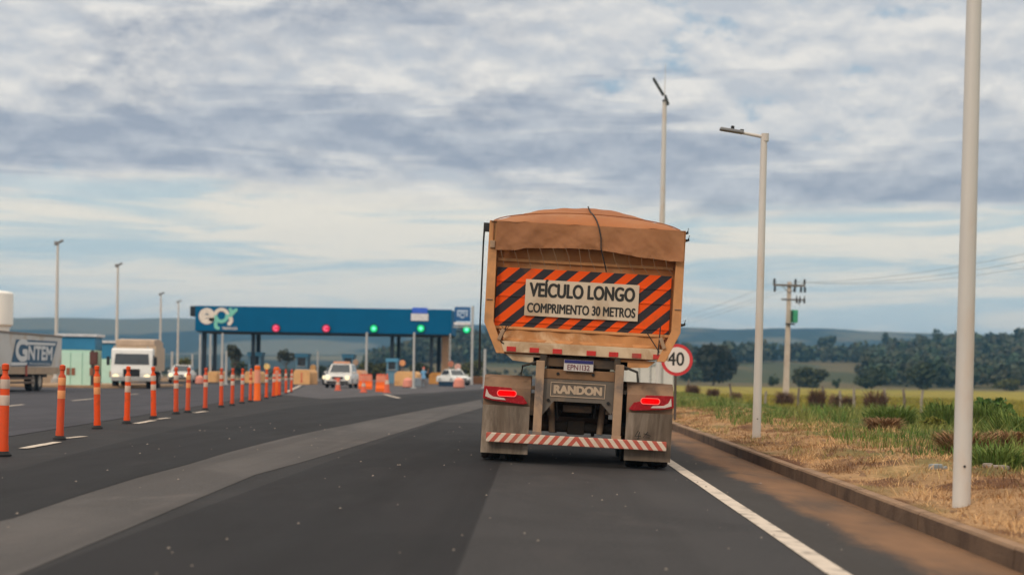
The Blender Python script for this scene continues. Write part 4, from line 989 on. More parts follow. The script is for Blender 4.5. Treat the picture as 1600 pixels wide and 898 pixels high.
tr = MB().box((8.5 * PX, -0.25, ztop - 54 * PX), (10 * PX, 0.55, 20 * PX), 0.05).build('transformer', mat('green transformer paint', (0.055, 0.30, 0.16), 0.45), ut, True)
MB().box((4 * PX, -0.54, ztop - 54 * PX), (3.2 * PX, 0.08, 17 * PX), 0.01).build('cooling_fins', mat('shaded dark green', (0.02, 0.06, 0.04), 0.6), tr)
MB().box((3 * PX, -0.1, ztop - 66 * PX), (14 * PX, 0.5, 0.09), 0.01).build('bracket', DARKB, ut)
ut.rotation_euler = (0, R(0.9), 0)
base = Vector(ut.location)
WIREM = mat('aluminium cable', (0.24, 0.24, 0.245), 0.6)
for k, (ox, lab) in enumerate(((-24, 'power cable from the left end of the crossarm'), (9, 'power cable from the middle insulator of the crossarm'), (23, 'power cable from the right end of the crossarm'))):
    a = base + Vector((ox * PX + ztop * math.sin(R(0.9)), -0.2, ztop - 1 * PX))
    b = P(1640 + 15 * k, 388 + 9 * k, 88); c = P(1000, 508 + 6 * k, 210)
    w = MB()
    for e in (b, c):
        pts = [a.lerp(e, t) - Vector((0, 0, 2.2 * t * (1 - t))) for t in [i / 14 for i in range(15)]]
        w.tube(pts, 0.010, 5)
    tag(w.build('power_cable', WIREM), lab + ', sagging out of the picture both ways', 'power cable', 'overhead power cables')

# ------------------------------------------------------------------ delineator posts between the carriageways
ORANGE = mat('orange delineator plastic', (0.76, 0.072, 0.006), 0.55, 0.10, 3, dirt=(0.40, 0.07, 0.02), dirt_amt=0.4, dirt_scale=3, tint=0.7)
BAND_W = mat('white reflective band', (0.64, 0.49, 0.40), 0.4, 0.12, 5, dirt=(0.5, 0.25, 0.14), dirt_amt=0.3, tint=0.5)
BAND_P = mat('sun faded peach band', (0.80, 0.32, 0.13), 0.45, 0.1, 5)
def make_bollard(label, band):
    t = thing('delineator_post', label, 'delineator post', (0, 0, 0), 0, 'orange delineator posts between the carriageways')
    MB().lathe([(0.11, 0.0), (0.11, 0.02), (0.08, 0.045), (0.07, 0.06)], n=20).build('base', BLACK, t, True)
    MB().lathe([(0.068, 0.05), (0.068, 0.12), (0.061, 0.16), (0.061, 1.02), (0.056, 1.04), (0.036, 1.07), (0.036, 1.13)], n=18).lathe([(0.036, 1.125), (0.048, 1.14), (0.048, 1.205), (0.02, 1.22), (0.0, 1.222)], n=14).build('post', ORANGE, t, True)
    for z0, z1 in ((0.885, 1.01), (0.665, 0.80)):
        MB().lathe([(0.0625, z0), (0.0635, z0 + 0.004), (0.0635, z1 - 0.004), (0.0625, z1)], n=18).build('reflective_band', band, t, True)
    return t
uv = [(5, 711.5), (93, 686), (152, 669), (198, 661), (240, 653), (275, 646), (293, 644), (320.5, 640), (345.5, 635.5), (362.5, 633), (378, 629.8), (391, 627.4), (405, 624.6), (416, 622.4), (427, 620.4), (436.5, 618.4), (447, 614.8), (455, 612.8)]
num = ['nearest', 'second', 'third', 'fourth', 'fifth', 'sixth', 'seventh', 'eighth', 'ninth', 'tenth', 'eleventh', 'twelfth', 'thirteenth', 'fourteenth', 'fifteenth', 'sixteenth', 'seventeenth', 'farthest']
lab_b = {0: 'nearest orange delineator post with two white bands, at the left edge of the picture', 17: 'farthest and smallest orange delineator post, at the toll plaza end of the row'}
bw = make_bollard(lab_b[0], BAND_W); bp = None
for i, (u, v) in enumerate(uv):
    if i == 0: o = bw
    elif i == 1: o = bp = make_bollard('', BAND_P)
    else: o = copy_tree(bp if i in (2, 6, 11) else bw)
    q = G(u, v, 0.01)
    o.location = (q.x, q.y, 0.010); o.rotation_euler = (R(random.uniform(-1.5, 1.5)), R(random.uniform(-1.3, 1.6)), random.uniform(0, 6))
    o['label'] = lab_b.get(i, 'orange delineator post with %s bands, %s of the row from the camera' % ('peach' if i in (1, 2, 6, 11) else 'white', num[i]))

# ------------------------------------------------------------------ toll plaza
YG = 172.0
def W2(u, v, y=YG): return P(u, v, y)
BLUE = mat('toll blue cladding', (0.0018, 0.105, 0.235), 0.6, 0.08, 0.6, spec=0.05)
toll = thing('toll_canopy', 'long blue toll plaza canopy on dark columns with white and green logo', 'toll canopy', (P(505, 580, YG).x, YG, 0))
ox, tilt = toll.location.x, 0.0
xl, xr = P(305, 500, YG).x - ox, P(705.5, 500, YG).x - ox
zt_, zb_ = P(505, 480.5, YG).z, P(505, 519.5, YG).z
MB().box(((xl + xr) / 2, 5.0, (zt_ + zb_) / 2), (xr - xl, 10.0, zt_ - zb_), 0.008).build('fascia', BLUE, toll)
fj = MB()
for k in range(1, 15): fj.box((xl + (xr - xl) * k / 15, -0.004, (zt_ + zb_) / 2), (0.03, 0.012, zt_ - zb_ - 0.06))
fj.build('cladding_joint', mat('toll blue joint', (0.0018, 0.092, 0.21), 0.6, spec=0.05), toll)
MB().box(((xl + xr) / 2, 5.0, zb_ - 0.06), (xr - xl - 0.3, 9.6, 0.1)).build('soffit', mat('dark soffit', (0.06, 0.07, 0.08), 0.8), toll)
MB().box((xl - 0.33, 3.0, zt_ - 0.55), (0.64, 5.0, 1.05), 0.02).build('end_beam', mat('black end beam', (0.02, 0.025, 0.03), 0.6), toll)
COLM = mat('dark blue steel column', (0.022, 0.032, 0.045), 0.55, metal=0.2)
for u, dy, wd in ((319, 1.5, 0.42), (335.5, 8.0, 0.36), (395.5, 1.5, 0.36), (403.5, 8.0, 0.42), (612.5, 1.5, 0.36), (622.5, 8.0, 0.36), (674, 1.5, 0.32), (685.5, 8.0, 0.42)):
    x = P(u, 560, YG + dy).x - ox
    MB().box((x, dy, (zb_ - 0.1) / 2), (wd, 0.4, zb_ - 0.1), 0.02).build('column', COLM, toll)
x = P(695.5, 560, YG + 4).x - ox
MB().box((x, 4.0, (zb_ - 0.1) / 2), (0.72, 0.6, zb_ - 0.1), 0.02).build('pillar', mat('beige pillar', (0.50, 0.32, 0.19), 0.7), toll)
# logo strokes on the fascia
LW = mat('logo white', (0.74, 0.66, 0.58), 0.45); LT = mat('logo mint green', (0.20, 0.56, 0.46), 0.45)
def lp(a, b): q = P(300 + a / 14.97, 470 + b / 14.97, YG); return (q.x - ox, q.z)
def arc(cx, cy, r, a0, a1, n=16): return [lp(cx + r * math.cos(R(a0 + (a1 - a0) * k / n)), cy - r * math.sin(R(a0 + (a1 - a0) * k / n))) for k in range(n + 1)]
k14 = YG / F / 14.97
lg = MB()
lg.ribbon(arc(350, 355, 125, -30, 330, 26), 130 * k14, -0.06, -0.03)
lg.ribbon([lp(250, 362), lp(480, 362)], 70 * k14, -0.065, -0.035)
lg.ribbon([lp(470, 370)] + arc(690, 350, 150, 170, 15, 12), 85 * k14, -0.055, -0.025)
lg.ribbon([lp(885, 330), lp(905, 400), lp(920, 470), lp(875, 530)], 95 * k14, -0.06, -0.03)
lg.build('logo_white', LW, toll)
lg = MB()
lg.ribbon(arc(690, 350, 130, 0, -170, 14), 85 * k14, -0.075, -0.045)
lg.ribbon([lp(580, 420), lp(555, 520), lp(560, 610), lp(610, 635)], 85 * k14, -0.078, -0.048)
lg.ribbon([lp(900, 200), lp(930, 250), lp(900, 330)], 85 * k14, -0.07, -0.04)
lg.ribbon([lp(1030, 210), lp(960, 280), lp(900, 340)], 85 * k14, -0.082, -0.052)
lg.build('logo_green', LT, toll)
a_, b_ = lp(705, 665), lp(1060, 600)
lettering('lettering', 'TRIÂNGULO', a_[0], b_[0], a_[1], 55 * k14, -0.008, LW, toll, 0.03)
# lane lights
REDL, GRNL = (1.0, 0.012, 0.07), (0.02, 0.95, 0.28)
def signal(label, u, v, col, red, y=YG - 0.12, r=0.36, parts=True):
    q = P(u, v, y); t = thing('lane_signal', label, 'lane light', (q.x, y, q.z), 0, 'lane lights of the toll plaza')
    MB().lathe([(r * 1.35, 0.0), (r * 1.35, 0.10)], (0, 0.0, 0), 'Y', 24).build('housing', mat('dark signal housing', (0.01, 0.05, 0.08), 0.6), t)
    MB().lathe([(r, -0.02), (r, 0.0)], (0, -0.002, 0), 'Y', 24).build('lit_face', glow('lit red' if red else 'lit green', col, 0.85 if red else 0.85), t)
    if red: MB().ribbon([(0.2 * math.cos(R(a)), 0.2 * math.sin(R(a))) for a in range(40, 340, 20)], 0.07, -0.045, -0.023).build('bright_ring', glow('bright pink ring', (1.0, 0.3, 0.45), 1.2), t)
    else: MB().lathe([(0.17, -0.02), (0.17, 0.0)], (0, -0.024, 0), 'Y', 20).build('bright_core', glow('bright green core', (0.25, 1.0, 0.75), 1.2), t)
    return t
signal('red lane light on the blue canopy, the one nearer the logo', 431, 512.5, REDL, True)
signal('red lane light near the middle of the blue canopy', 509.5, 513, REDL, True)
signal('green lane light near the middle of the blue canopy', 584, 513, GRNL, False)
signal('green lane light below the white and blue sign on the canopy', 657.5, 512.8, GRNL, False)
gx = signal('green lane light hanging free right of the blue canopy', 729, 514.5, GRNL, False, YG - 1.2)
ls = thing('lane_sign', 'small two part sign, blue over white, on the right part of the blue canopy', 'sign', (P(656, 490, YG).x, YG - 0.05, P(656, 490, YG).z))
MB().box((0, -0.03, 5 * YG / F), (24 * YG / F, 0.06, 9 * YG / F), 0.01).build('blue_panel', mat('bright sign blue', (0.055, 0.14, 0.62), 0.4), ls)
MB().box((0, -0.035, -5.5 * YG / F), (27 * YG / F, 0.06, 11 * YG / F), 0.02).build('white_panel', mat('sign panel white', (0.68, 0.65, 0.66), 0.45), ls)
GP = mat('pale grey sign pole', (0.44, 0.43, 0.42), 0.6, 0.1, 2)
ss = thing('camera_sign', 'blue sign with white camera symbol on a grey pole right of the canopy', 'road sign', (P(737, 590, YG - 2).x, YG - 2, 0))
yy_ = YG - 2; k_ = yy_ / F; zz_ = P(722.5, 492, yy_).z; dx_ = P(722.5, 492, yy_).x - ss.location.x
MB().tube([(0, 0.08, 0), (0, 0.08, P(737, 478, yy_).z)], 0.13, 10).tube([(0, 0.08, P(737, 511, yy_).z), (-2.0, 0.08, P(737, 511, yy_).z)], 0.06, 8).build('pole', GP, ss, True)
MB().box((dx_, -0.05, zz_ + 0.1), (25 * k_, 0.05, 22 * k_), 0.01).build('panel', mat('camera sign blue', (0.02, 0.10, 0.26), 0.45), ss)
ic = MB(); CI = mat('symbol pale blue', (0.42, 0.52, 0.66), 0.5)
ic.box((dx_, -0.085, zz_ + 0.42), (17 * k_, 0.01, 3 * k_)); ic.box((dx_ - 7 * k_, -0.085, zz_ + 0.1), (2.5 * k_, 0.01, 8 * k_)); ic.box((dx_ + 7 * k_, -0.085, zz_ + 0.1), (2.5 * k_, 0.01, 8 * k_))
ic.ribbon([(dx_ + 0.24 * math.cos(R(a)), zz_ - 0.02 + 0.24 * math.sin(R(a))) for a in range(0, 361, 20)], 0.14, -0.10, -0.09)
ic.build('camera_symbol', CI, ss)
MB().box((dx_ - 0.0, -0.05, zz_ - 13.5 * k_), (26 * k_, 0.04, 4.5 * k_), 0.01).build('lower_panel', mat('sign panel white', (0.68, 0.65, 0.66), 0.45), ss)
# booths
BOOTH = mat('pale blue booth', (0.13, 0.25, 0.34), 0.6, 0.1, 2); GLASS = mat('dark booth glass', (0.015, 0.017, 0.02), 0.15, spec=0.6)
def booth(label, u, vt, y, wpx):
    q = P(u, 590, y); t = thing('toll_booth', label, 'toll booth', (q.x, y, 0), 0, 'toll booths under the canopy')
    h = P(u, vt, y).z; w = wpx * y / F
    MB().box((0, 0, h * 0.28), (w, 2.2, h * 0.56), 0.03).box((-w * 0.41, 0, h * 0.70), (w * 0.18, 2.2, h * 0.34), 0.02).box((w * 0.41, 0, h * 0.70), (w * 0.18, 2.2, h * 0.34), 0.02).build('wall', BOOTH, t)
    MB().box((0, 0, h * 0.93), (w * 1.12, 2.4, h * 0.14), 0.03).build('roof', mat('light blue booth roof', (0.10, 0.30, 0.46), 0.5), t)
    MB().box((0, 0, h * 0.70), (w * 0.64, 2.0, h * 0.32)).build('window', GLASS, t)
    MB().box((0, -1.0, h * 0.54), (w * 0.8, 0.5, 0.07), 0.01).build('counter', GP, t)
    return t
booth('blue toll booth beside the second dark column pair of the canopy', 400, 550, 176, 20)
booth('blue toll booth under the red lane light in mid canopy', 473, 552, 176, 19)
booth('blue toll booth standing right behind the white patrol car', 545, 553, 176, 17)
booth('blue toll booth under the third dark column pair', 613.5, 560, 172, 17)
# island noses, barriers, cushions
YEL = mat('faded yellow island paint', (0.72, 0.40, 0.17), 0.7, 0.12, 1.2, dirt=(0.5, 0.25, 0.1), dirt_amt=0.3); PEACH = mat('peach cushion plastic', (0.72, 0.36, 0.20), 0.6, 0.15, 1.0)
OCH = mat('ochre barrier paint', (0.52, 0.24, 0.06), 0.7, 0.2, 0.8, dirt=(0.35, 0.13, 0.05), dirt_amt=0.35); BRN = mat('brown orange barrier', (0.30, 0.13, 0.05), 0.7, 0.2, 1)
RED = mat('faded red plastic', (0.66, 0.14, 0.075), 0.55, 0.12, 2)
def nose(label, u, vt, vb, wpx, m, arrow=True):
    g = G(u, vb); y = g.y; t = thing('island_nose', label, 'island nose', (g.x, y, 0), 0, 'painted noses of the toll islands')
    w = wpx * y / F; h = P(u, vt, y).z
    pr = [(-w / 2, 0), (-w / 2, h * 0.8), (-w * 0.38, h), (w * 0.38, h), (w / 2, h * 0.8), (w / 2, 0)]
    MB().prism(pr, 0.0, 5.0, 'XZ', 0.05).build('concrete_block', m, t)
    if arrow:
        MB().prism([(-w * .10, h * 0.25), (0, h * 0.1), (w * .10, h * 0.25), (w * .04, h * 0.25), (w * .04, h * 0.8), (-w * .04, h * 0.8), (-w * .04, h * 0.25)], -0.02, -0.004).build('painted_arrow', RED, t)
    return t
nose('square yellow island nose left of the white patrol car', 471, 577, 600.5, 26, YEL)
nose('pale peach island nose just right of the white patrol car', 556, 578, 601, 18, PEACH, False)
nose('wide peach island nose left of the crossing person', 634, 580, 603, 36, YEL, False)
nose('ochre island nose below the beige pillar', 690, 582, 600, 40, OCH, False)
nose('brown island nose partly hidden by the truck', 750, 588, 600, 34, BRN, False)
nose('round yellow island nose among the delineator posts', 331, 580, 597, 15, YEL, False)
nose('yellow island nose behind the middle delineator posts', 391, 580, 598, 18, YEL, False)
def barrel(label, u, vt, vb, wpx, group='orange barrels and barriers'):
    g = G(u, vb); y = g.y; w = wpx * y / F; h = P(u, vt, y).z
    t = thing('traffic_barrel', label, 'traffic barrel', (g.x, y, 0), 0, group)
    MB().lathe([(w * 0.52, 0), (w * 0.52, 0.06), (w * 0.47, 0.08), (w * 0.46, h * 0.48), (w * 0.42, h * 0.5), (w * 0.42, h * 0.97), (w * 0.3, h)], n=20).build('drum', mat('bright orange drum', (0.82, 0.13, 0.012), 0.5, 0.08, 2), t, True)
    MB().lathe([(w * 0.43, h * 0.5), (w * 0.43, h * 0.88)], n=20).build('reflective_sleeve', mat('pink white sleeve', (0.78, 0.30, 0.19), 0.5), t, True)
    return t
barrel('orange traffic barrel near the middle of the delineator row', 401.5, 571, 625.5, 11)
barrel('orange traffic barrel near the far end of the delineator row', 431.5, 573, 617.5, 10)
def wbar(label, u, vt, vb, wpx):
    g = G(u, vb); y = g.y; w = wpx * y / F; h = P(u, vt, y).z
    t = thing('water_barrier', label, 'plastic barrier', (g.x, y, 0), 0, 'orange barrels and barriers')
    MB().prism([(-0.3, 0), (-0.3, h * 0.2), (-0.16, h * 0.38), (-0.13, h * 0.55), (0.13, h * 0.55), (0.16, h * 0.38), (0.3, h * 0.2), (0.3, 0)], -w / 2, w / 2, 'YZ', 0.02).build('base', mat('bright orange drum', (0.82, 0.13, 0.012), 0.5, 0.08, 2), t)
    MB().box((0, 0, h * 0.72), (w * 0.98, 0.26, h * 0.36), 0.04).build('faded_panel', mat('faded salmon plastic', (0.72, 0.25, 0.16), 0.6, 0.15, 3), t)
    MB().box((0, 0, h * 0.95), (w * 0.9, 0.2, h * 0.09), 0.03).build('top_rail', RED, t)
    return t
wbar('orange and salmon plastic barrier right of the white patrol car', 571, 584, 608, 21)
wbar('orange and salmon plastic barrier standing alone right of the first one', 595, 584, 612, 15)
def cone(label, u, vt, vb):
    g = G(u, vb); y = g.y; h = P(u, vt, y).z
    t = thing('traffic_cone', label, 'traffic cone', (g.x, y, 0.01), 0, 'red traffic cones before the toll islands')
    MB().box((0, 0, 0.02), (0.42, 0.42, 0.04), 0.01).build('base', RED, t)
    MB().lathe([(0.17, 0.03), (0.13, h * 0.4), (0.06, h * 0.95), (0.04, h)], n=16).build('body', RED, t, True)
    MB().lathe([(0.125, h * 0.45), (0.095, h * 0.68)], n=16).build('collar', BAND_W, t, True)
    return t
cone('red traffic cone directly in front of the white patrol car', 528, 590, 610)
cone('red traffic cone at the foot of the first plastic barrier', 568, 592, 613)
cone('tall red traffic cone leaning at the right of the second plastic barrier', 604.5, 584, 613.5)
def cushion(label, u, v, rpx, m):
    g = G(u, v); y = g.y; r = rpx * y / F
    t = thing('crash_cushion', label, 'crash cushion', (g.x, y, 0), 0, 'pink crash cushions at the toll islands')
    MB().lathe([(r, 0), (r * 1.02, r * 0.5), (r * 0.9, r * 1.5), (r * 0.5, r * 1.85), (0, r * 1.95)], n=20).build('drum', m, t, True)
    MB().lathe([(r * 1.06, 0), (r * 1.06, 0.07)], n=20).build('base_ring', BLACK, t)
    return t
PINK = mat('sun bleached pink plastic', (0.68, 0.26, 0.19), 0.6, 0.15, 1.5)
cushion('pink rounded crash cushion at the foot of the wide peach nose', 637, 605.5, 8, PINK)
cushion('pink crash cushion on the apron in front of the white car', 717, 606, 8.5, PINK)
cushion('small pink crash cushion left of the row of delineator posts', 312, 600, 7, PINK)
nb = MB().box((0, 0, 0.22), (1.5, 0.5, 0.44), 0.04).build('blue_kerb_block', mat('dark blue kerb paint', (0.012, 0.035, 0.07), 0.6)); g = G(699, 603.5); nb.location = (g.x, g.y, 0); tag(nb, 'low dark blue kerb block beside the pink cushion by the white car', 'kerb block')
pl_ = MB().box((0, 0, 0.45), (0.9, 0.6, 0.55), 0.06).box((0, 0, 0.12), (1.1, 0.7, 0.24), 0.04).build('grey_cabinet', mat('grey blue cabinet', (0.18, 0.21, 0.24), 0.6)); g = G(653, 604); pl_.location = (g.x, g.y, 0); tag(pl_, 'low grey blue cabinet just left of the crossing person', 'cabinet')
# beacons on the islands
def beacon(label, u, vt, vb, y, head):
    g = P(u, vb, y); t = thing('warning_beacon', label, 'beacon', (g.x, y, 0), 0, 'round beacons on the toll islands')
    zt = P(u, vt, y).z
    MB().tube([(0, 0, 0), (0, 0, zt)], 0.07, 8).box((0, 0, zt * 0.55), (0.35, 0.3, 0.7), 0.03).build('post', mat('dull brown post', (0.14, 0.10, 0.08), 0.7), t, True)
    MB().lathe([(0.29, -0.06), (0.31, 0.0), (0.29, 0.06)], (0, -0.1, zt), 'Y', 20).build('lamp_head', head, t, True)
    return t
ORH = mat('orange beacon lens', (0.72, 0.30, 0.12), 0.4)
beacon('round orange beacon on a brown post right of the third booth pair', 628.5, 567, 595, 165, ORH)
beacon('round orange beacon just right of the beige pillar', 704, 568.5, 595, 165, mat('dull red beacon lens', (0.45, 0.17, 0.10), 0.4))
beacon('small yellow beacon behind the delineator posts', 417, 572.5, 595, 165, mat('yellow beacon lens', (0.75, 0.50, 0.18), 0.4))
beacon('pale beacon right of the white patrol car', 555.5, 566, 595, 168, mat('dusty beacon lens', (0.38, 0.25, 0.17), 0.5))
beacon('ochre figure like beacon left of the white patrol car', 489, 574, 595, 168, mat('ochre beacon lens', (0.50, 0.27, 0.10), 0.5))
bs = beacon('pink and white round beacon above the white car by the toll', 715, 573, 595, 162, mat('pink beacon lens', (0.62, 0.33, 0.27), 0.4))
MB().lathe([(0.2, -0.02), (0.2, 0.0)], (0.08, -0.18, P(715, 578, 162).z), 'Y', 18).build('white_lens', mat('sign panel white', (0.68, 0.65, 0.66), 0.45), bs)
# thin grey poles
def gpole(label, u, vt, vb, y=None, r=0.13, head=None, group='thin grey poles of the toll plaza'):
    if y is None: y = G(u, vb).y
    q = P(u, vb, y); zt = P(u, vt, y).z
    t = thing('grey_pole', label, 'pole', (q.x, y, 0), 0, group)
    MB().tube([(0, 0, 0), (0, 0, zt)], [r, r * 0.8], 10).build('shaft', GP, t, True)
    MB().box((0, 0, 0.04), (r * 4, r * 4, 0.08), 0.01).build('foot_plate', GP, t)
    return t
gpole('thin grey pole under the canopy at the green mid canopy light', 572, 519, 598, 166, 0.14)
gpole('thin grey pole under the green light below the lane sign', 646, 519, 606, 122, 0.10)
gpole('thin grey pole under the left end of the canopy', 312, 522, 595, 160, 0.12)
gpole('thin grey pole between the two columns of the first pair', 328, 522, 598, 150, 0.11)
gpole('thin grey pole just right of the first column pair', 346.5, 520, 598, 150, 0.12)
gpole('short grey pole among the delineator posts right of the first column pair', 353, 548, 603, 128, 0.10)
gpole('thin grey pole right of the beige pillar', 702.5, 521, 595, 166, 0.07)
gpole('thin grey pole between the first and second toll booths', 496, 548, 595, 190, 0.12)
gpole('weathered pale pole behind the white lorry', 268.5, 549, 592, 190, 0.16)
gpole('slanting pale pole left of the canopy', 300, 553, 595, 160, 0.11)
gpole('tan pole close to the left edge of the truck', 757, 545, 603, 132, 0.12)
# ------------------------------------------------------------------ left side: lamp poles, sheds, tank
LG = 'lamp poles beside the opposite carriageway'
for (u, vt, y, lab) in ((87.5, 379, 120, 'tallest looking lamp pole behind the grey lorry at the left'), (182, 414, 146, 'lamp pole right behind the white oncoming lorry'), (250, 459, 200, 'lamp pole between the white lorry and the farthest lamp pole'), (277.5, 471, 222, 'farthest lamp pole, nearest the canopy')):
    q = P(u, 560, y); zt = P(u, vt, y).z
    t = thing('lamp_pole', lab, 'lamp pole', (q.x, y, 0), 0, LG)
    MB().tube([(0, 0, 0), (0, 0, zt)], [0.16, 0.09], 12).build('shaft', GALV, t, True)
    MB().box((0.16, 0, zt + 0.06), (0.5, 0.3, 0.14), 0.03, Matrix.Rotation(R(-28), 3, 'Y')).box((-0.12, 0, zt - 0.05), (0.22, 0.3, 0.3), 0.03).build('floodlight', HEAD, t, True)
    MB().lathe([(0.35, 0), (0.35, 0.35), (0.2, 0.4)], n=12).build('footing', CONC, t)
def shed(label, u0, u1, vt, vband, vb, y, depth, doors):
    a, b = P(u0, vb, y), P(u1, vb, y); w = b.x - a.x; h = P((u0 + u1) / 2, vt, y).z; hb = P((u0 + u1) / 2, vband, y).z
    t = thing('site_shed', label, 'shed', ((a.x + b.x) / 2, y, 0), 0, 'pale green sheds beside the opposite carriageway')
    MB().box((0, depth / 2, hb / 2), (w, depth, hb), 0.02).build('wall', mat('mint green shed wall', (0.44, 0.66, 0.55), 0.6, 0.08, 1), t)
    MB().box((0, depth / 2, (hb + h) / 2), (w + 0.04, depth + 0.04, h - hb), 0.02).build('blue_band', mat('shed blue band', (0.035, 0.20, 0.36), 0.5, 0.1, 1), t)
    MB().box((0, depth / 2, h + 0.09), (w + 0.3, depth + 0.3, 0.16), 0.02).build('roof', mat('pale shed roof', (0.55, 0.56, 0.58), 0.5), t)
    for k in range(doors):
        x = -w / 2 + w * (k + 0.5) / doors
        d_ = MB().box((x, -0.02, hb * 0.48), (w / doors * 0.90, 0.04, hb * 0.90), 0.01).build('door', mat('mint green door', (0.50, 0.72, 0.60), 0.55, 0.06, 2), t)
        MB().box((x + w / doors * (0.28 if k % 2 == 0 else -0.28) * (1 if k else 1), -0.05, hb * 0.42), (0.22, 0.03, 0.42), 0.01).build('door_plate', mat('rust brown plate', (0.26, 0.10, 0.055), 0.7), d_)
    MB().box((w / 2 - 0.12, -0.025, hb * 0.5), (0.16, 0.06, hb * 0.98)).build('dark_jamb', mat('dark jamb', (0.03, 0.035, 0.04), 0.6), t)
    return t
shed('larger mint green shed with blue top band and two doors, behind the grey lorry', 92, 147, 526, 546, 603, 97, 1.6, 3)
shed('smaller blue topped shed just left of the white lorry', 152, 180, 536, 560, 600, 112, 2.5, 1)
bx = MB().box((0, 0, 1.55), (0.42, 0.3, 0.75), 0.03).tube([(0, 0, -0.3), (0, 0, 1.2)], 0.05, 8).build('sign_box', mat('dark red brown box', (0.12, 0.05, 0.04), 0.7)); q = P(149.5, 600, 96); bx.location = (q.x, 95.5, 0.15); tag(bx, 'dark red brown box on a post by the larger mint shed', 'box')
pad = MB().box((0, 0, 0.07), (7.5, 16, 0.14), 0.02).build('sandy_kerb_strip', mat('sandy paving', (0.34, 0.22, 0.13), 0.9, 0.2, 1)); q = P(130, 604, 98); pad.location = (q.x - 0.6, 103, 0); tag(pad, kind='structure')
tank = thing('water_tank', 'white cup shaped water tank on a column at the left edge of the picture', 'water tank', (P(-6, 560, 125).x, 125, 0))
k_ = 125 / F; R0 = 24.5 * k_; z0, z1, z2 = P(0, 456, 125).z, P(0, 508, 125).z, P(0, 524, 125).z
WT = mat('white tank paint', (0.88, 0.83, 0.76), 0.45, 0.04, 1)
MB().lathe([(R0 * 0.52, 0), (R0 * 0.52, z2), (R0 * 0.75, z2 + 0.2), (R0 * 0.82, z1 - 0.1), (R0, z1 + 0.05), (R0, z0 - 0.12), (R0 * 0.9, z0), (0, z0 + 0.15)], n=36).build('tank_shell', WT, tank, True)
MB().tube([(2 * k_, -0.2, z0 + 0.05), (2 * k_, -0.2, z0 + 0.5)], 0.06, 8).lathe([(0.09, 0), (0.1, 0.12), (0.0, 0.2)], (2 * k_, -0.2, z0 + 0.45), n=10).build('warning_lamp', mat('red brown lamp', (0.25, 0.09, 0.07), 0.5), tank, True)

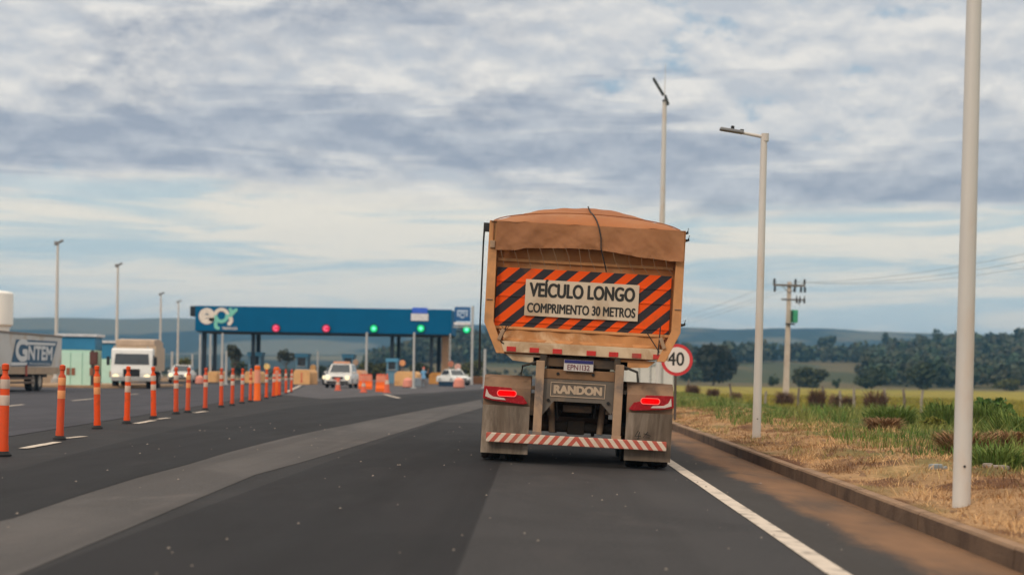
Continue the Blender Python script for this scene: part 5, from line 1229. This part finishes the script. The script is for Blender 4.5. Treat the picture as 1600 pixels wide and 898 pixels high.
# ------------------------------------------------------------------ vehicles
WHITE = mat('white car paint', (0.62, 0.60, 0.58), 0.3, 0.04, 2, dirt=(0.45, 0.38, 0.32), dirt_amt=0.25); WINDS = mat('dark windscreen', (0.04, 0.046, 0.052), 0.14, spec=0.6)
PLASTIC = mat('black trim', (0.022, 0.022, 0.024), 0.6); LITH = glow('lit headlamp', (1.0, 0.80, 0.46), 1.7)
def car(name, label, loc, rz, w=1.86, l=4.4, h=1.62, suv=True, paint=WHITE, lit=True, bar=False, group=None):
    """a car facing -Y: its bumper at y=0, origin on the road under the bumper"""
    t = thing(name, label, 'car', loc, rz, group)
    hb = h * 0.58; hw = w / 2
    side = [(0.06, 0.28), (0.0, 0.5), (0.03, hb * 0.80), (0.18, hb * 0.92), (l * 0.25, hb), (l * 0.93, hb * 1.02), (l - 0.02, hb * 0.85), (l, 0.5), (l - 0.08, 0.28)]
    MB().prism(side, -hw, hw, 'YZ', 0.07).build('body', paint, t, True, 50)
    r0, r1 = l * 0.24, (l * 0.97 if suv else l * 0.86); c0, c1 = l * 0.42, (l * 0.86 if suv else l * 0.70)
    g = MB()
    bt = [(-hw * 0.92, r0, hb - 0.02), (hw * 0.92, r0, hb - 0.02), (hw * 0.92, r1, hb), (-hw * 0.92, r1, hb)]
    tp = [(-hw * 0.76, c0, h), (hw * 0.76, c0, h), (hw * 0.76, c1, h), (-hw * 0.76, c1, h)]
    vb = [g.bm.verts.new(p) for p in bt]; vt = [g.bm.verts.new(p) for p in tp]
    g.bm.faces.new(vt); g.bm.faces.new(vb[::-1])
    for k in range(4): g.bm.faces.new((vb[k], vb[(k + 1) % 4], vt[(k + 1) % 4], vt[k]))
    bmesh.ops.bevel(g.bm, geom=list(g.bm.edges), offset=0.06, segments=2, affect='EDGES')
    g.build('cabin', paint, t, True, 50)
    def quad(name, pts, m, off=0.012):
        b = MB(); vs = [Vector(p) for p in pts]; nrm = (vs[1] - vs[0]).cross(vs[2] - vs[0]).normalized()
        a = [b.bm.verts.new(p + nrm * off) for p in vs]; c = [b.bm.verts.new(p - nrm * 0.02) for p in vs]
        b.bm.faces.new(a); b.bm.faces.new(c[::-1])
        for k in range(4): b.bm.faces.new((a[k], c[k], c[(k + 1) % 4], a[(k + 1) % 4]))
        return b.build(name, m, t)
    lerp = lambda A, B, s: Vector(A).lerp(Vector(B), s)
    def pane(name, A, B, C, D, s=0.12):
        f = lambda i, j: lerp(lerp(A, B, i), lerp(D, C, i), j)
        quad(name, [f(s * .7, s * 1.6), f(1 - s * .7, s * 1.6), f(1 - s * .9, 1 - s), f(s * .9, 1 - s)], WINDS)
    pane('windscreen', bt[0], bt[1], tp[1], tp[0], 0.10)
    pane('side_window', bt[1], bt[2], tp[2], tp[1]); pane('side_window', bt[3], bt[0], tp[0], tp[3]); pane('rear_window', bt[2], bt[3], tp[3], tp[2])
    MB().box((0, 0.0, hb * 0.72), (w * 0.42, 0.05, hb * 0.16), 0.02).build('grille', PLASTIC, t)
    MB().box((0, -0.02, 0.42), (w * 0.8, 0.08, 0.12), 0.03).build('bumper_intake', PLASTIC, t)
    MB().box((0, -0.045, 0.52), (0.40, 0.02, 0.13), 0.004).build('number_plate', MATS['plate white'], t)
    for s_ in (-1, 1):
        MB().lathe([(0.13, -0.03), (0.15, 0.0), (0.13, 0.08)], (s_ * hw * 0.74, 0.0, hb * 0.74), 'Y', 18).build('headlamp', LITH if lit else mat('clear headlamp', (0.5, 0.5, 0.5), 0.2), t, True)
        MB().box((s_ * (hw + 0.09), r0 + 0.22, hb + 0.10), (0.20, 0.10, 0.14), 0.03).build('mirror', paint, t, True)
        for yy in (l * 0.19, l * 0.80):
            wh = bpy.data.objects.new('wheel', None); COL.objects.link(wh); wh.parent = t; wh.location = (s_ * (hw - 0.10), yy, 0.34)
            MB().lathe([(0.2, -0.1), (0.32, -0.11), (0.34, -0.08), (0.34, 0.08), (0.32, 0.11), (0.2, 0.1)], axis='X', n=24, close=True).build('tyre', RUBBER, wh, True)
            MB().lathe([(0.21, -0.09), (0.19, -0.05), (0.19, 0.05), (0.21, 0.09)], axis='X', n=18).build('rim', mat('alloy rim', (0.4, 0.4, 0.4), 0.35, metal=0.6), wh, True)
    if bar:
        MB().box((0, c0 + 0.25, h + 0.09), (w * 0.62, 0.28, 0.13), 0.03).build('light_bar', mat('orange light bar', (0.70, 0.33, 0.20), 0.4), t, True)
        MB().box((0, c0 + 0.75, h + 0.05), (w * 0.62, 0.06, 0.05), 0.01).build('roof_rack', GP, t)
        MB().box((0, -0.05, 0.64), (0.42, 0.02, 0.16)).build('bonnet_sticker', mat('red sticker', (0.55, 0.10, 0.08), 0.5), t)
    return t
g = G(527, 606); car('patrol_car', 'white patrol car with orange roof bar and headlamps on, coming towards the camera', (g.x, g.y, 0.008), R(-1), 1.86, 4.6, 1.70, True, WHITE, True, True)
g = G(509, 602); car('grey_car', 'dark grey car half hidden behind the white patrol car, one headlamp showing', (g.x, g.y + 4, 0.008), R(-2), 1.75, 4.2, 1.48, False, mat('dark grey paint', (0.06, 0.07, 0.08), 0.3))
g = G(724, 602); car('saloon_car', 'white car passing the toll, half hidden behind the truck', (g.x, g.y, 0.004), R(28), 1.78, 4.3, 1.50, False, mat('bright white paint', (0.72, 0.72, 0.70), 0.3, 0.04), False)
g = G(279, 598); car('distant_car', 'white car with headlamps on following behind the white lorry', (g.x, g.y, 0.008), R(4), 1.78, 4.3, 1.48, False, WHITE, True)
def lorry_wheels(t, ylist, w, r=0.48):
    for yy in ylist:
        for s_ in (-1, 1):
            wh = bpy.data.objects.new('wheel', None); COL.objects.link(wh); wh.parent = t; wh.location = (s_ * (w / 2 - 0.2), yy, r)
            MB().lathe([(r * .6, -0.15), (r * .93, -0.16), (r, -0.12), (r, 0.12), (r * .93, 0.16), (r * .6, 0.15)], axis='X', n=28, close=True).build('tyre', RUBBER, wh, True)
            MB().lathe([(r * .62, -0.14), (r * .3, -0.06), (r * .3, 0.06), (r * .62, 0.14)], axis='X', n=20).build('rim', MATS['dusty white rim'], wh, True)
def lorry(name, label, loc, rz, w, cab_h, box_h, box_w, box_l, box_m, lit=True):
    """a cab-over lorry facing -Y"""
    t = thing(name, label, 'lorry', loc, rz)
    side = [(0.0, 0.45), (-0.04, 0.9), (0.06, cab_h * 0.52), (0.32, cab_h * 0.96), (0.5, cab_h), (1.85, cab_h), (1.9, 0.6), (1.5, 0.45)]
    MB().prism(side, -w / 2, w / 2, 'YZ', 0.06).build('cab', mat('white cab enamel', (0.72, 0.70, 0.67), 0.35, 0.05, 1.5), t, True, 50)
    ws = MB().prism([(-w * 0.42, cab_h * 0.60), (w * 0.42, cab_h * 0.60), (w * 0.40, cab_h * 0.86), (-w * 0.40, cab_h * 0.86)], -0.012, 0.012)
    sl = math.atan2(0.26, cab_h * 0.44)
    for v in ws.bm.verts:
        zz = v.co.z - cab_h * 0.52; v.co = Vector((v.co.x, 0.045 + zz * math.tan(sl) + v.co.y, v.co.z))
    ws.build('windscreen', WINDS, t)
    for s_ in (-1, 1):
        MB().box((s_ * (w / 2 + 0.004), 0.95, cab_h * 0.70), (0.02, 0.8, cab_h * 0.26), 0.005).build('side_window', WINDS, t)
        MB().box((s_ * (w / 2 + 0.16), 0.1, cab_h * 0.68), (0.18, 0.12, 0.5), 0.03).build('mirror', PLASTIC, t, True)
        MB().lathe([(0.17, -0.02), (0.19, 0.02), (0.17, 0.08)], (s_ * w * 0.38, -0.10, 0.62), 'Y', 18).build('headlamp', LITH if lit else MATS['clear headlamp'], t, True)
    MB().box((0, -0.03, cab_h * 0.36), (w * 0.40, 0.06, cab_h * 0.25), 0.02).build('grille', PLASTIC, t)
    MB().box((0, -0.06, 0.55), (w * 0.96, 0.16, 0.26), 0.04).build('bumper', mat('grey bumper', (0.35, 0.34, 0.33), 0.5), t)
    MB().box((0, 1.9 + box_l / 2, 0.75), (0.9, box_l + 1.0, 0.22), 0.02).build('chassis', STEEL, t)
    bx = MB().box((0, 2.1 + box_l / 2, (1.0 + box_h) / 2), (box_w, box_l, box_h - 1.0), 0.03).build('cargo_box', box_m, t)
    lorry_wheels(t, (0.85, box_l * 0.8, box_l * 0.8 + 1.15), w)
    return t, bx
g = G(205, 607)
lw, bx = lorry('white_lorry', 'white cab over lorry with beige high body and headlamps on, oncoming in the far lane', (g.x, g.y, 0.008), R(9), 2.3, 2.30, 2.45, 2.42, 8.0, mat('beige lorry body', (0.50, 0.37, 0.26), 0.7, 0.12, 1))
MB().prism([(2.2, 2.46), (10.0, 2.46), (10.0, 2.80), (6, 2.92), (2.2, 2.80)], -1.1, 1.1, 'YZ', 0.05).build('load_cover', mat('beige load cover', (0.46, 0.34, 0.25), 0.8), lw)
for s_ in (-1, 1): MB().box((s_ * 0.9, -0.05, 2.36), (0.08, 0.1, 0.12)).build('roof_marker', GP, lw)
# the grey box lorry at the left edge: its long side with the blue lettered panel faces the road
A, B = P(10, 590, 74.7), P(96, 588, 84.0)
dirv = Vector((B.x - A.x, B.y - A.y)); ang = math.atan2(-dirv.x, dirv.y)
LB = 12.0; nrm = Vector((dirv.y, -dirv.x)).normalized()
rear = Vector((B.x, B.y)); front = rear - dirv.normalized() * (LB + 2.1); mid = front - nrm * 1.25
ztop_, zbot_ = P(96, 524.5, 84).z, 0.75
lg_, bx = lorry('grey_box_lorry', 'dusty grey box lorry with blue and white lettered panel at the left edge', (mid.x, mid.y, 0.008), ang, 2.3, 2.6, ztop_, 2.5, LB, mat('dusty silver box', (0.56, 0.53, 0.50), 0.5, 0.08, 0.6, dirt=(0.46, 0.36, 0.26), dirt_amt=0.4, dirt_scale=0.5), False)
xf = 1.26
MB().box((xf - 0.01, 2.1 + LB / 2, 0.98), (0.03, LB - 0.05, 0.34), 0.005).build('lower_skirt', mat('brown dusty skirt', (0.40, 0.29, 0.20), 0.7), bx)
MB().box((xf, 2.1 + LB / 2, ztop_ - 0.05), (0.04, LB, 0.10), 0.01).build('roof_rail', mat('dull brown rail', (0.22, 0.18, 0.15), 0.6), bx)
def sidept(u, v):
    """(distance from the cab front, height) on the lorry's road side for photo pixel (u, v)"""
    t = (u - 10) / 86.0; Yd = 1 / ((1 - t) / 74.7 + t / 84.0); q = P(u, v, Yd)
    return ((Vector((q.x, q.y)) - front).dot(dirv.normalized()), q.z)
panel_ = [sidept(*p) for p in ((24, 530), (88, 533.5), (79, 571), (16, 572))]
MB().prism([(a, b) for a, b in panel_], xf + 0.003, xf + 0.02, 'YZ').build('lettered_panel', mat('panel blue', (0.035, 0.095, 0.165), 0.5, 0.15, 1), bx)
SW = mat('panel white', (0.62, 0.61, 0.60), 0.5, 0.06)
# lettering is written as seen from the road side: it runs from the cab to the tail, left to right
def sideletters(body, p0, p1, capz, bold):
    M = Matrix(((0, -1, 0, xf + 0.026), (1, 0, 0, 0), (0, 0, 1, 0), (0, 0, 0, 1)))
    return lettering('lettering', body, p0[0], p1[0], p0[1], capz, 0.0, SW, bx, bold, matrix=M, shear=0.12)
z2h = lambda v0, v1: sidept(55, v0)[1] - sidept(55, v1)[1]
sideletters('G', sidept(22, 562), sidept(41, 562), z2h(533, 562.5), 0.075)
sideletters('NTEM', sidept(42, 561), sidept(80, 561), z2h(542, 562), 0.07)
MB().prism([sidept(28, 533.5), sidept(85, 536), sidept(84, 540), sidept(28, 538)], xf + 0.021, xf + 0.03, 'YZ').build('white_bar', SW, bx)
MB().prism([sidept(16, 566), sidept(41, 566), sidept(40, 570.5), sidept(15, 571)], xf + 0.021, xf + 0.03, 'YZ').build('white_bar', SW, bx)
sideletters('TRANSPORTES', sidept(44, 570), sidept(77, 570), z2h(566.5, 570), 0.0)
ug = MB()
for zz in (0.42, 0.62): ug.box((xf - 0.15, 2.1 + LB * 0.42, zz), (0.04, LB * 0.42, 0.11), 0.01)
ug.build('side_guard', mat('rusty brown guard', (0.16, 0.115, 0.085), 0.7), lg_)
MB().box((xf + 0.02, sidept(40, 590)[0], 1.0), (0.02, 0.28, 0.55)).build('red_marker', mat('dull red marker', (0.30, 0.06, 0.04), 0.6), bx)
# white building beyond the kerb, seen under the truck body
yb = 185.0; q0, q1 = P(978, 590, yb), P(1052, 590, yb)
wb = thing('white_building', 'low white building seen between the truck and the 40 sign', 'building', ((q0.x + q1.x) / 2, yb, tz((q0.x + q1.x) / 2, yb)))
zz1 = P(1015, 562, yb).z - wb.location.z; zg = P(1015, 588.5, yb).z - wb.location.z; wd = q1.x - q0.x
MB().box((0, 3, (zz1 - 0.6) / 2), (wd, 6, zz1 - 0.6), 0.02).build('wall', mat('white wall paint', (0.62, 0.58, 0.54), 0.7, 0.08, 1), wb)
MB().box((0, 3, zz1 - 0.35), (wd + 0.3, 6.3, 0.5), 0.02).build('roof', mat('grey sheet roof', (0.34, 0.36, 0.37), 0.6), wb)
for xx in (-0.22, 0.02, 0.27): MB().box((xx * wd, -0.02, (zz1 - 0.6) / 2), (0.08, 0.05, zz1 - 0.65)).build('downpipe', mat('dark seam', (0.10, 0.10, 0.10), 0.7), wb)

# ------------------------------------------------------------------ the person crossing in front of the toll islands
def person(label, loc, rz, H=1.7):
    t = thing('person', label, 'person', loc, rz)
    s = H / 1.75
    J = {'pel': (0, 0, 0.95, 0.135), 'waist': (0, 0, 1.10, 0.125), 'chest': (0, -0.01, 1.32, 0.145), 'sh': (0, 0, 1.43, 0.10), 'neck': (0, -0.01, 1.50, 0.058), 'head': (0, -0.02, 1.60, 0.088), 'crown': (0, -0.01, 1.70, 0.075),
         'lh': (-0.10, 0, 0.90, 0.10), 'lk': (-0.11, -0.06, 0.50, 0.065), 'la': (-0.11, 0.03, 0.09, 0.045), 'lt': (-0.12, -0.15, 0.04, 0.04),
         'rh': (0.10, 0, 0.90, 0.10), 'rk': (0.11, -0.12, 0.50, 0.065), 'ra': (0.11, -0.10, 0.09, 0.045), 'rt': (0.12, -0.28, 0.04, 0.04),
         'ls': (-0.19, 0, 1.41, 0.062), 'le': (-0.25, 0.02, 1.13, 0.046), 'lw': (-0.26, -0.08, 0.90, 0.032), 'lp': (-0.26, -0.10, 0.82, 0.034),
         'rs': (0.19, 0, 1.41, 0.062), 're': (0.34, -0.06, 1.24, 0.046), 'rw': (0.36, -0.18, 1.45, 0.032), 'rp': (0.36, -0.20, 1.53, 0.034)}
    E = [('pel', 'waist'), ('waist', 'chest'), ('chest', 'sh'), ('sh', 'neck'), ('neck', 'head'), ('head', 'crown'), ('pel', 'lh'), ('lh', 'lk'), ('lk', 'la'), ('la', 'lt'), ('pel', 'rh'), ('rh', 'rk'), ('rk', 'ra'), ('ra', 'rt'), ('sh', 'ls'), ('ls', 'le'), ('le', 'lw'), ('lw', 'lp'), ('sh', 'rs'), ('rs', 're'), ('re', 'rw'), ('rw', 'rp')]
    for w, dz in (('lp', -1), ('rp', 1)):
        p = J[w]
        for k in range(4):
            n1, n2 = '%sf%d' % (w, k), '%sg%d' % (w, k); dx = (k - 1.5) * 0.022; ln = (0.07, 0.085, 0.08, 0.06)[k]
            J[n1] = (p[0] + dx, p[1], p[2] + dz * 0.05, 0.0095); J[n2] = (p[0] + dx * 1.15, p[1] - 0.02, p[2] + dz * (0.05 + ln), 0.008); E += [(w, n1), (n1, n2)]
        J[w + 't'] = (p[0] + (0.04 if w == 'lp' else -0.04), p[1] - 0.025, p[2] + dz * 0.02, 0.010); J[w + 'u'] = (p[0] + (0.055 if w == 'lp' else -0.055), p[1] - 0.04, p[2] + dz * 0.06, 0.009); E += [(w, w + 't'), (w + 't', w + 'u')]
    names = list(J); me = bpy.data.meshes.new('body')
    me.from_pydata([tuple(c * s for c in J[n][:3]) for n in names], [(names.index(a), names.index(b)) for a, b in E], [])
    ob = bpy.data.objects.new('body', me); COL.objects.link(ob)
    md = ob.modifiers.new('skin', 'SKIN'); md.use_smooth_shade = True
    for i, n in enumerate(names):
        sv = me.skin_vertices[0].data[i]; sv.radius = (J[n][3] * s * (1.25 if n in ('pel', 'waist', 'chest') else 1), J[n][3] * s * (0.85 if n in ('pel', 'waist', 'chest') else 1)); sv.use_root = (n == 'pel')
    ob.modifiers.new('sub', 'SUBSURF').render_levels = 2; ob.modifiers['sub'].levels = 2
    m2 = bpy.data.meshes.new_from_object(ob.evaluated_get(bpy.context.evaluated_depsgraph_get()))
    bpy.data.objects.remove(ob)
    ms = [mat('brown skin', (0.36, 0.19, 0.13), 0.6), mat('light blue shirt', (0.20, 0.42, 0.66), 0.8), mat('dark grey trousers', (0.15, 0.13, 0.125), 0.85), mat('worn shoes', (0.05, 0.04, 0.04), 0.7)]
    m2.materials.clear()
    for m in ms: m2.materials.append(m)
    for pl in m2.polygons:
        c = pl.center / s; arm = abs(c.x) > 0.215
        lowarm = (c.x < -0.2 and c.z < 1.18) or (c.x > 0.26)
        pl.material_index = 3 if c.z < 0.11 else 0 if (c.z > 1.485 or lowarm) else 1 if (c.z > 0.80) else 2
        pl.use_smooth = True
    body = bpy.data.objects.new('body', m2); COL.objects.link(body); body.parent = t
    MB().lathe([(0.105, 0), (0.11, 0.05), (0.09, 0.11), (0.04, 0.14), (0, 0.145)], (0, 0, 1.645 * s), n=20).box((0, -0.13, 1.655 * s), (0.16, 0.12, 0.018), 0.006).build('red_cap', mat('faded red cap', (0.55, 0.16, 0.12), 0.8), t, True)
    MB().lathe([(0.088, -0.05), (0.10, 0.0), (0.085, 0.05)], (0, -0.028, 1.575 * s), n=16).build('white_scarf', mat('white cloth', (0.66, 0.62, 0.60), 0.85), t, True)
    MB().lathe([(0.012, 0), (0.02, 0.03), (0.012, 0.05)], (0, -0.115, 1.60 * s), n=8).build('nose', ms[0], t, True)
    for s_ in (-1, 1):
        MB().lathe([(0.0, -0.01), (0.012, 0.0), (0.0, 0.01)], (s_ * 0.035, -0.098, 1.635 * s), n=8).build('eye', BLACK, t, True)
        MB().lathe([(0.0, -0.03), (0.018, 0.0), (0.0, 0.03)], (s_ * 0.095, 0, 1.60 * s), n=8).build('ear', ms[0], t, True)
    return t
g = G(661.5, 606); person('person in light blue shirt and red cap on the apron, one hand raised', (g.x, g.y, 0.008), R(15), 1.55)

# ------------------------------------------------------------------ haze: one box of thin, even air round the whole scene
hz = MB().box((0, 1780, 49), (5400, 3680, 118)).build('haze', None)
hm = bpy.data.materials.new('thin haze'); hm.use_nodes = True
hm.node_tree.nodes.clear()
ho = hm.node_tree.nodes.new('ShaderNodeOutputMaterial'); pv = hm.node_tree.nodes.new('ShaderNodeVolumePrincipled')
pv.inputs['Color'].default_value = (0.17, 0.40, 0.66, 1); pv.inputs['Density'].default_value = 2.6e-4
hm.node_tree.links.new(pv.outputs[0], ho.inputs['Volume'])
hz.data.materials.append(hm); tag(hz, kind='stuff')
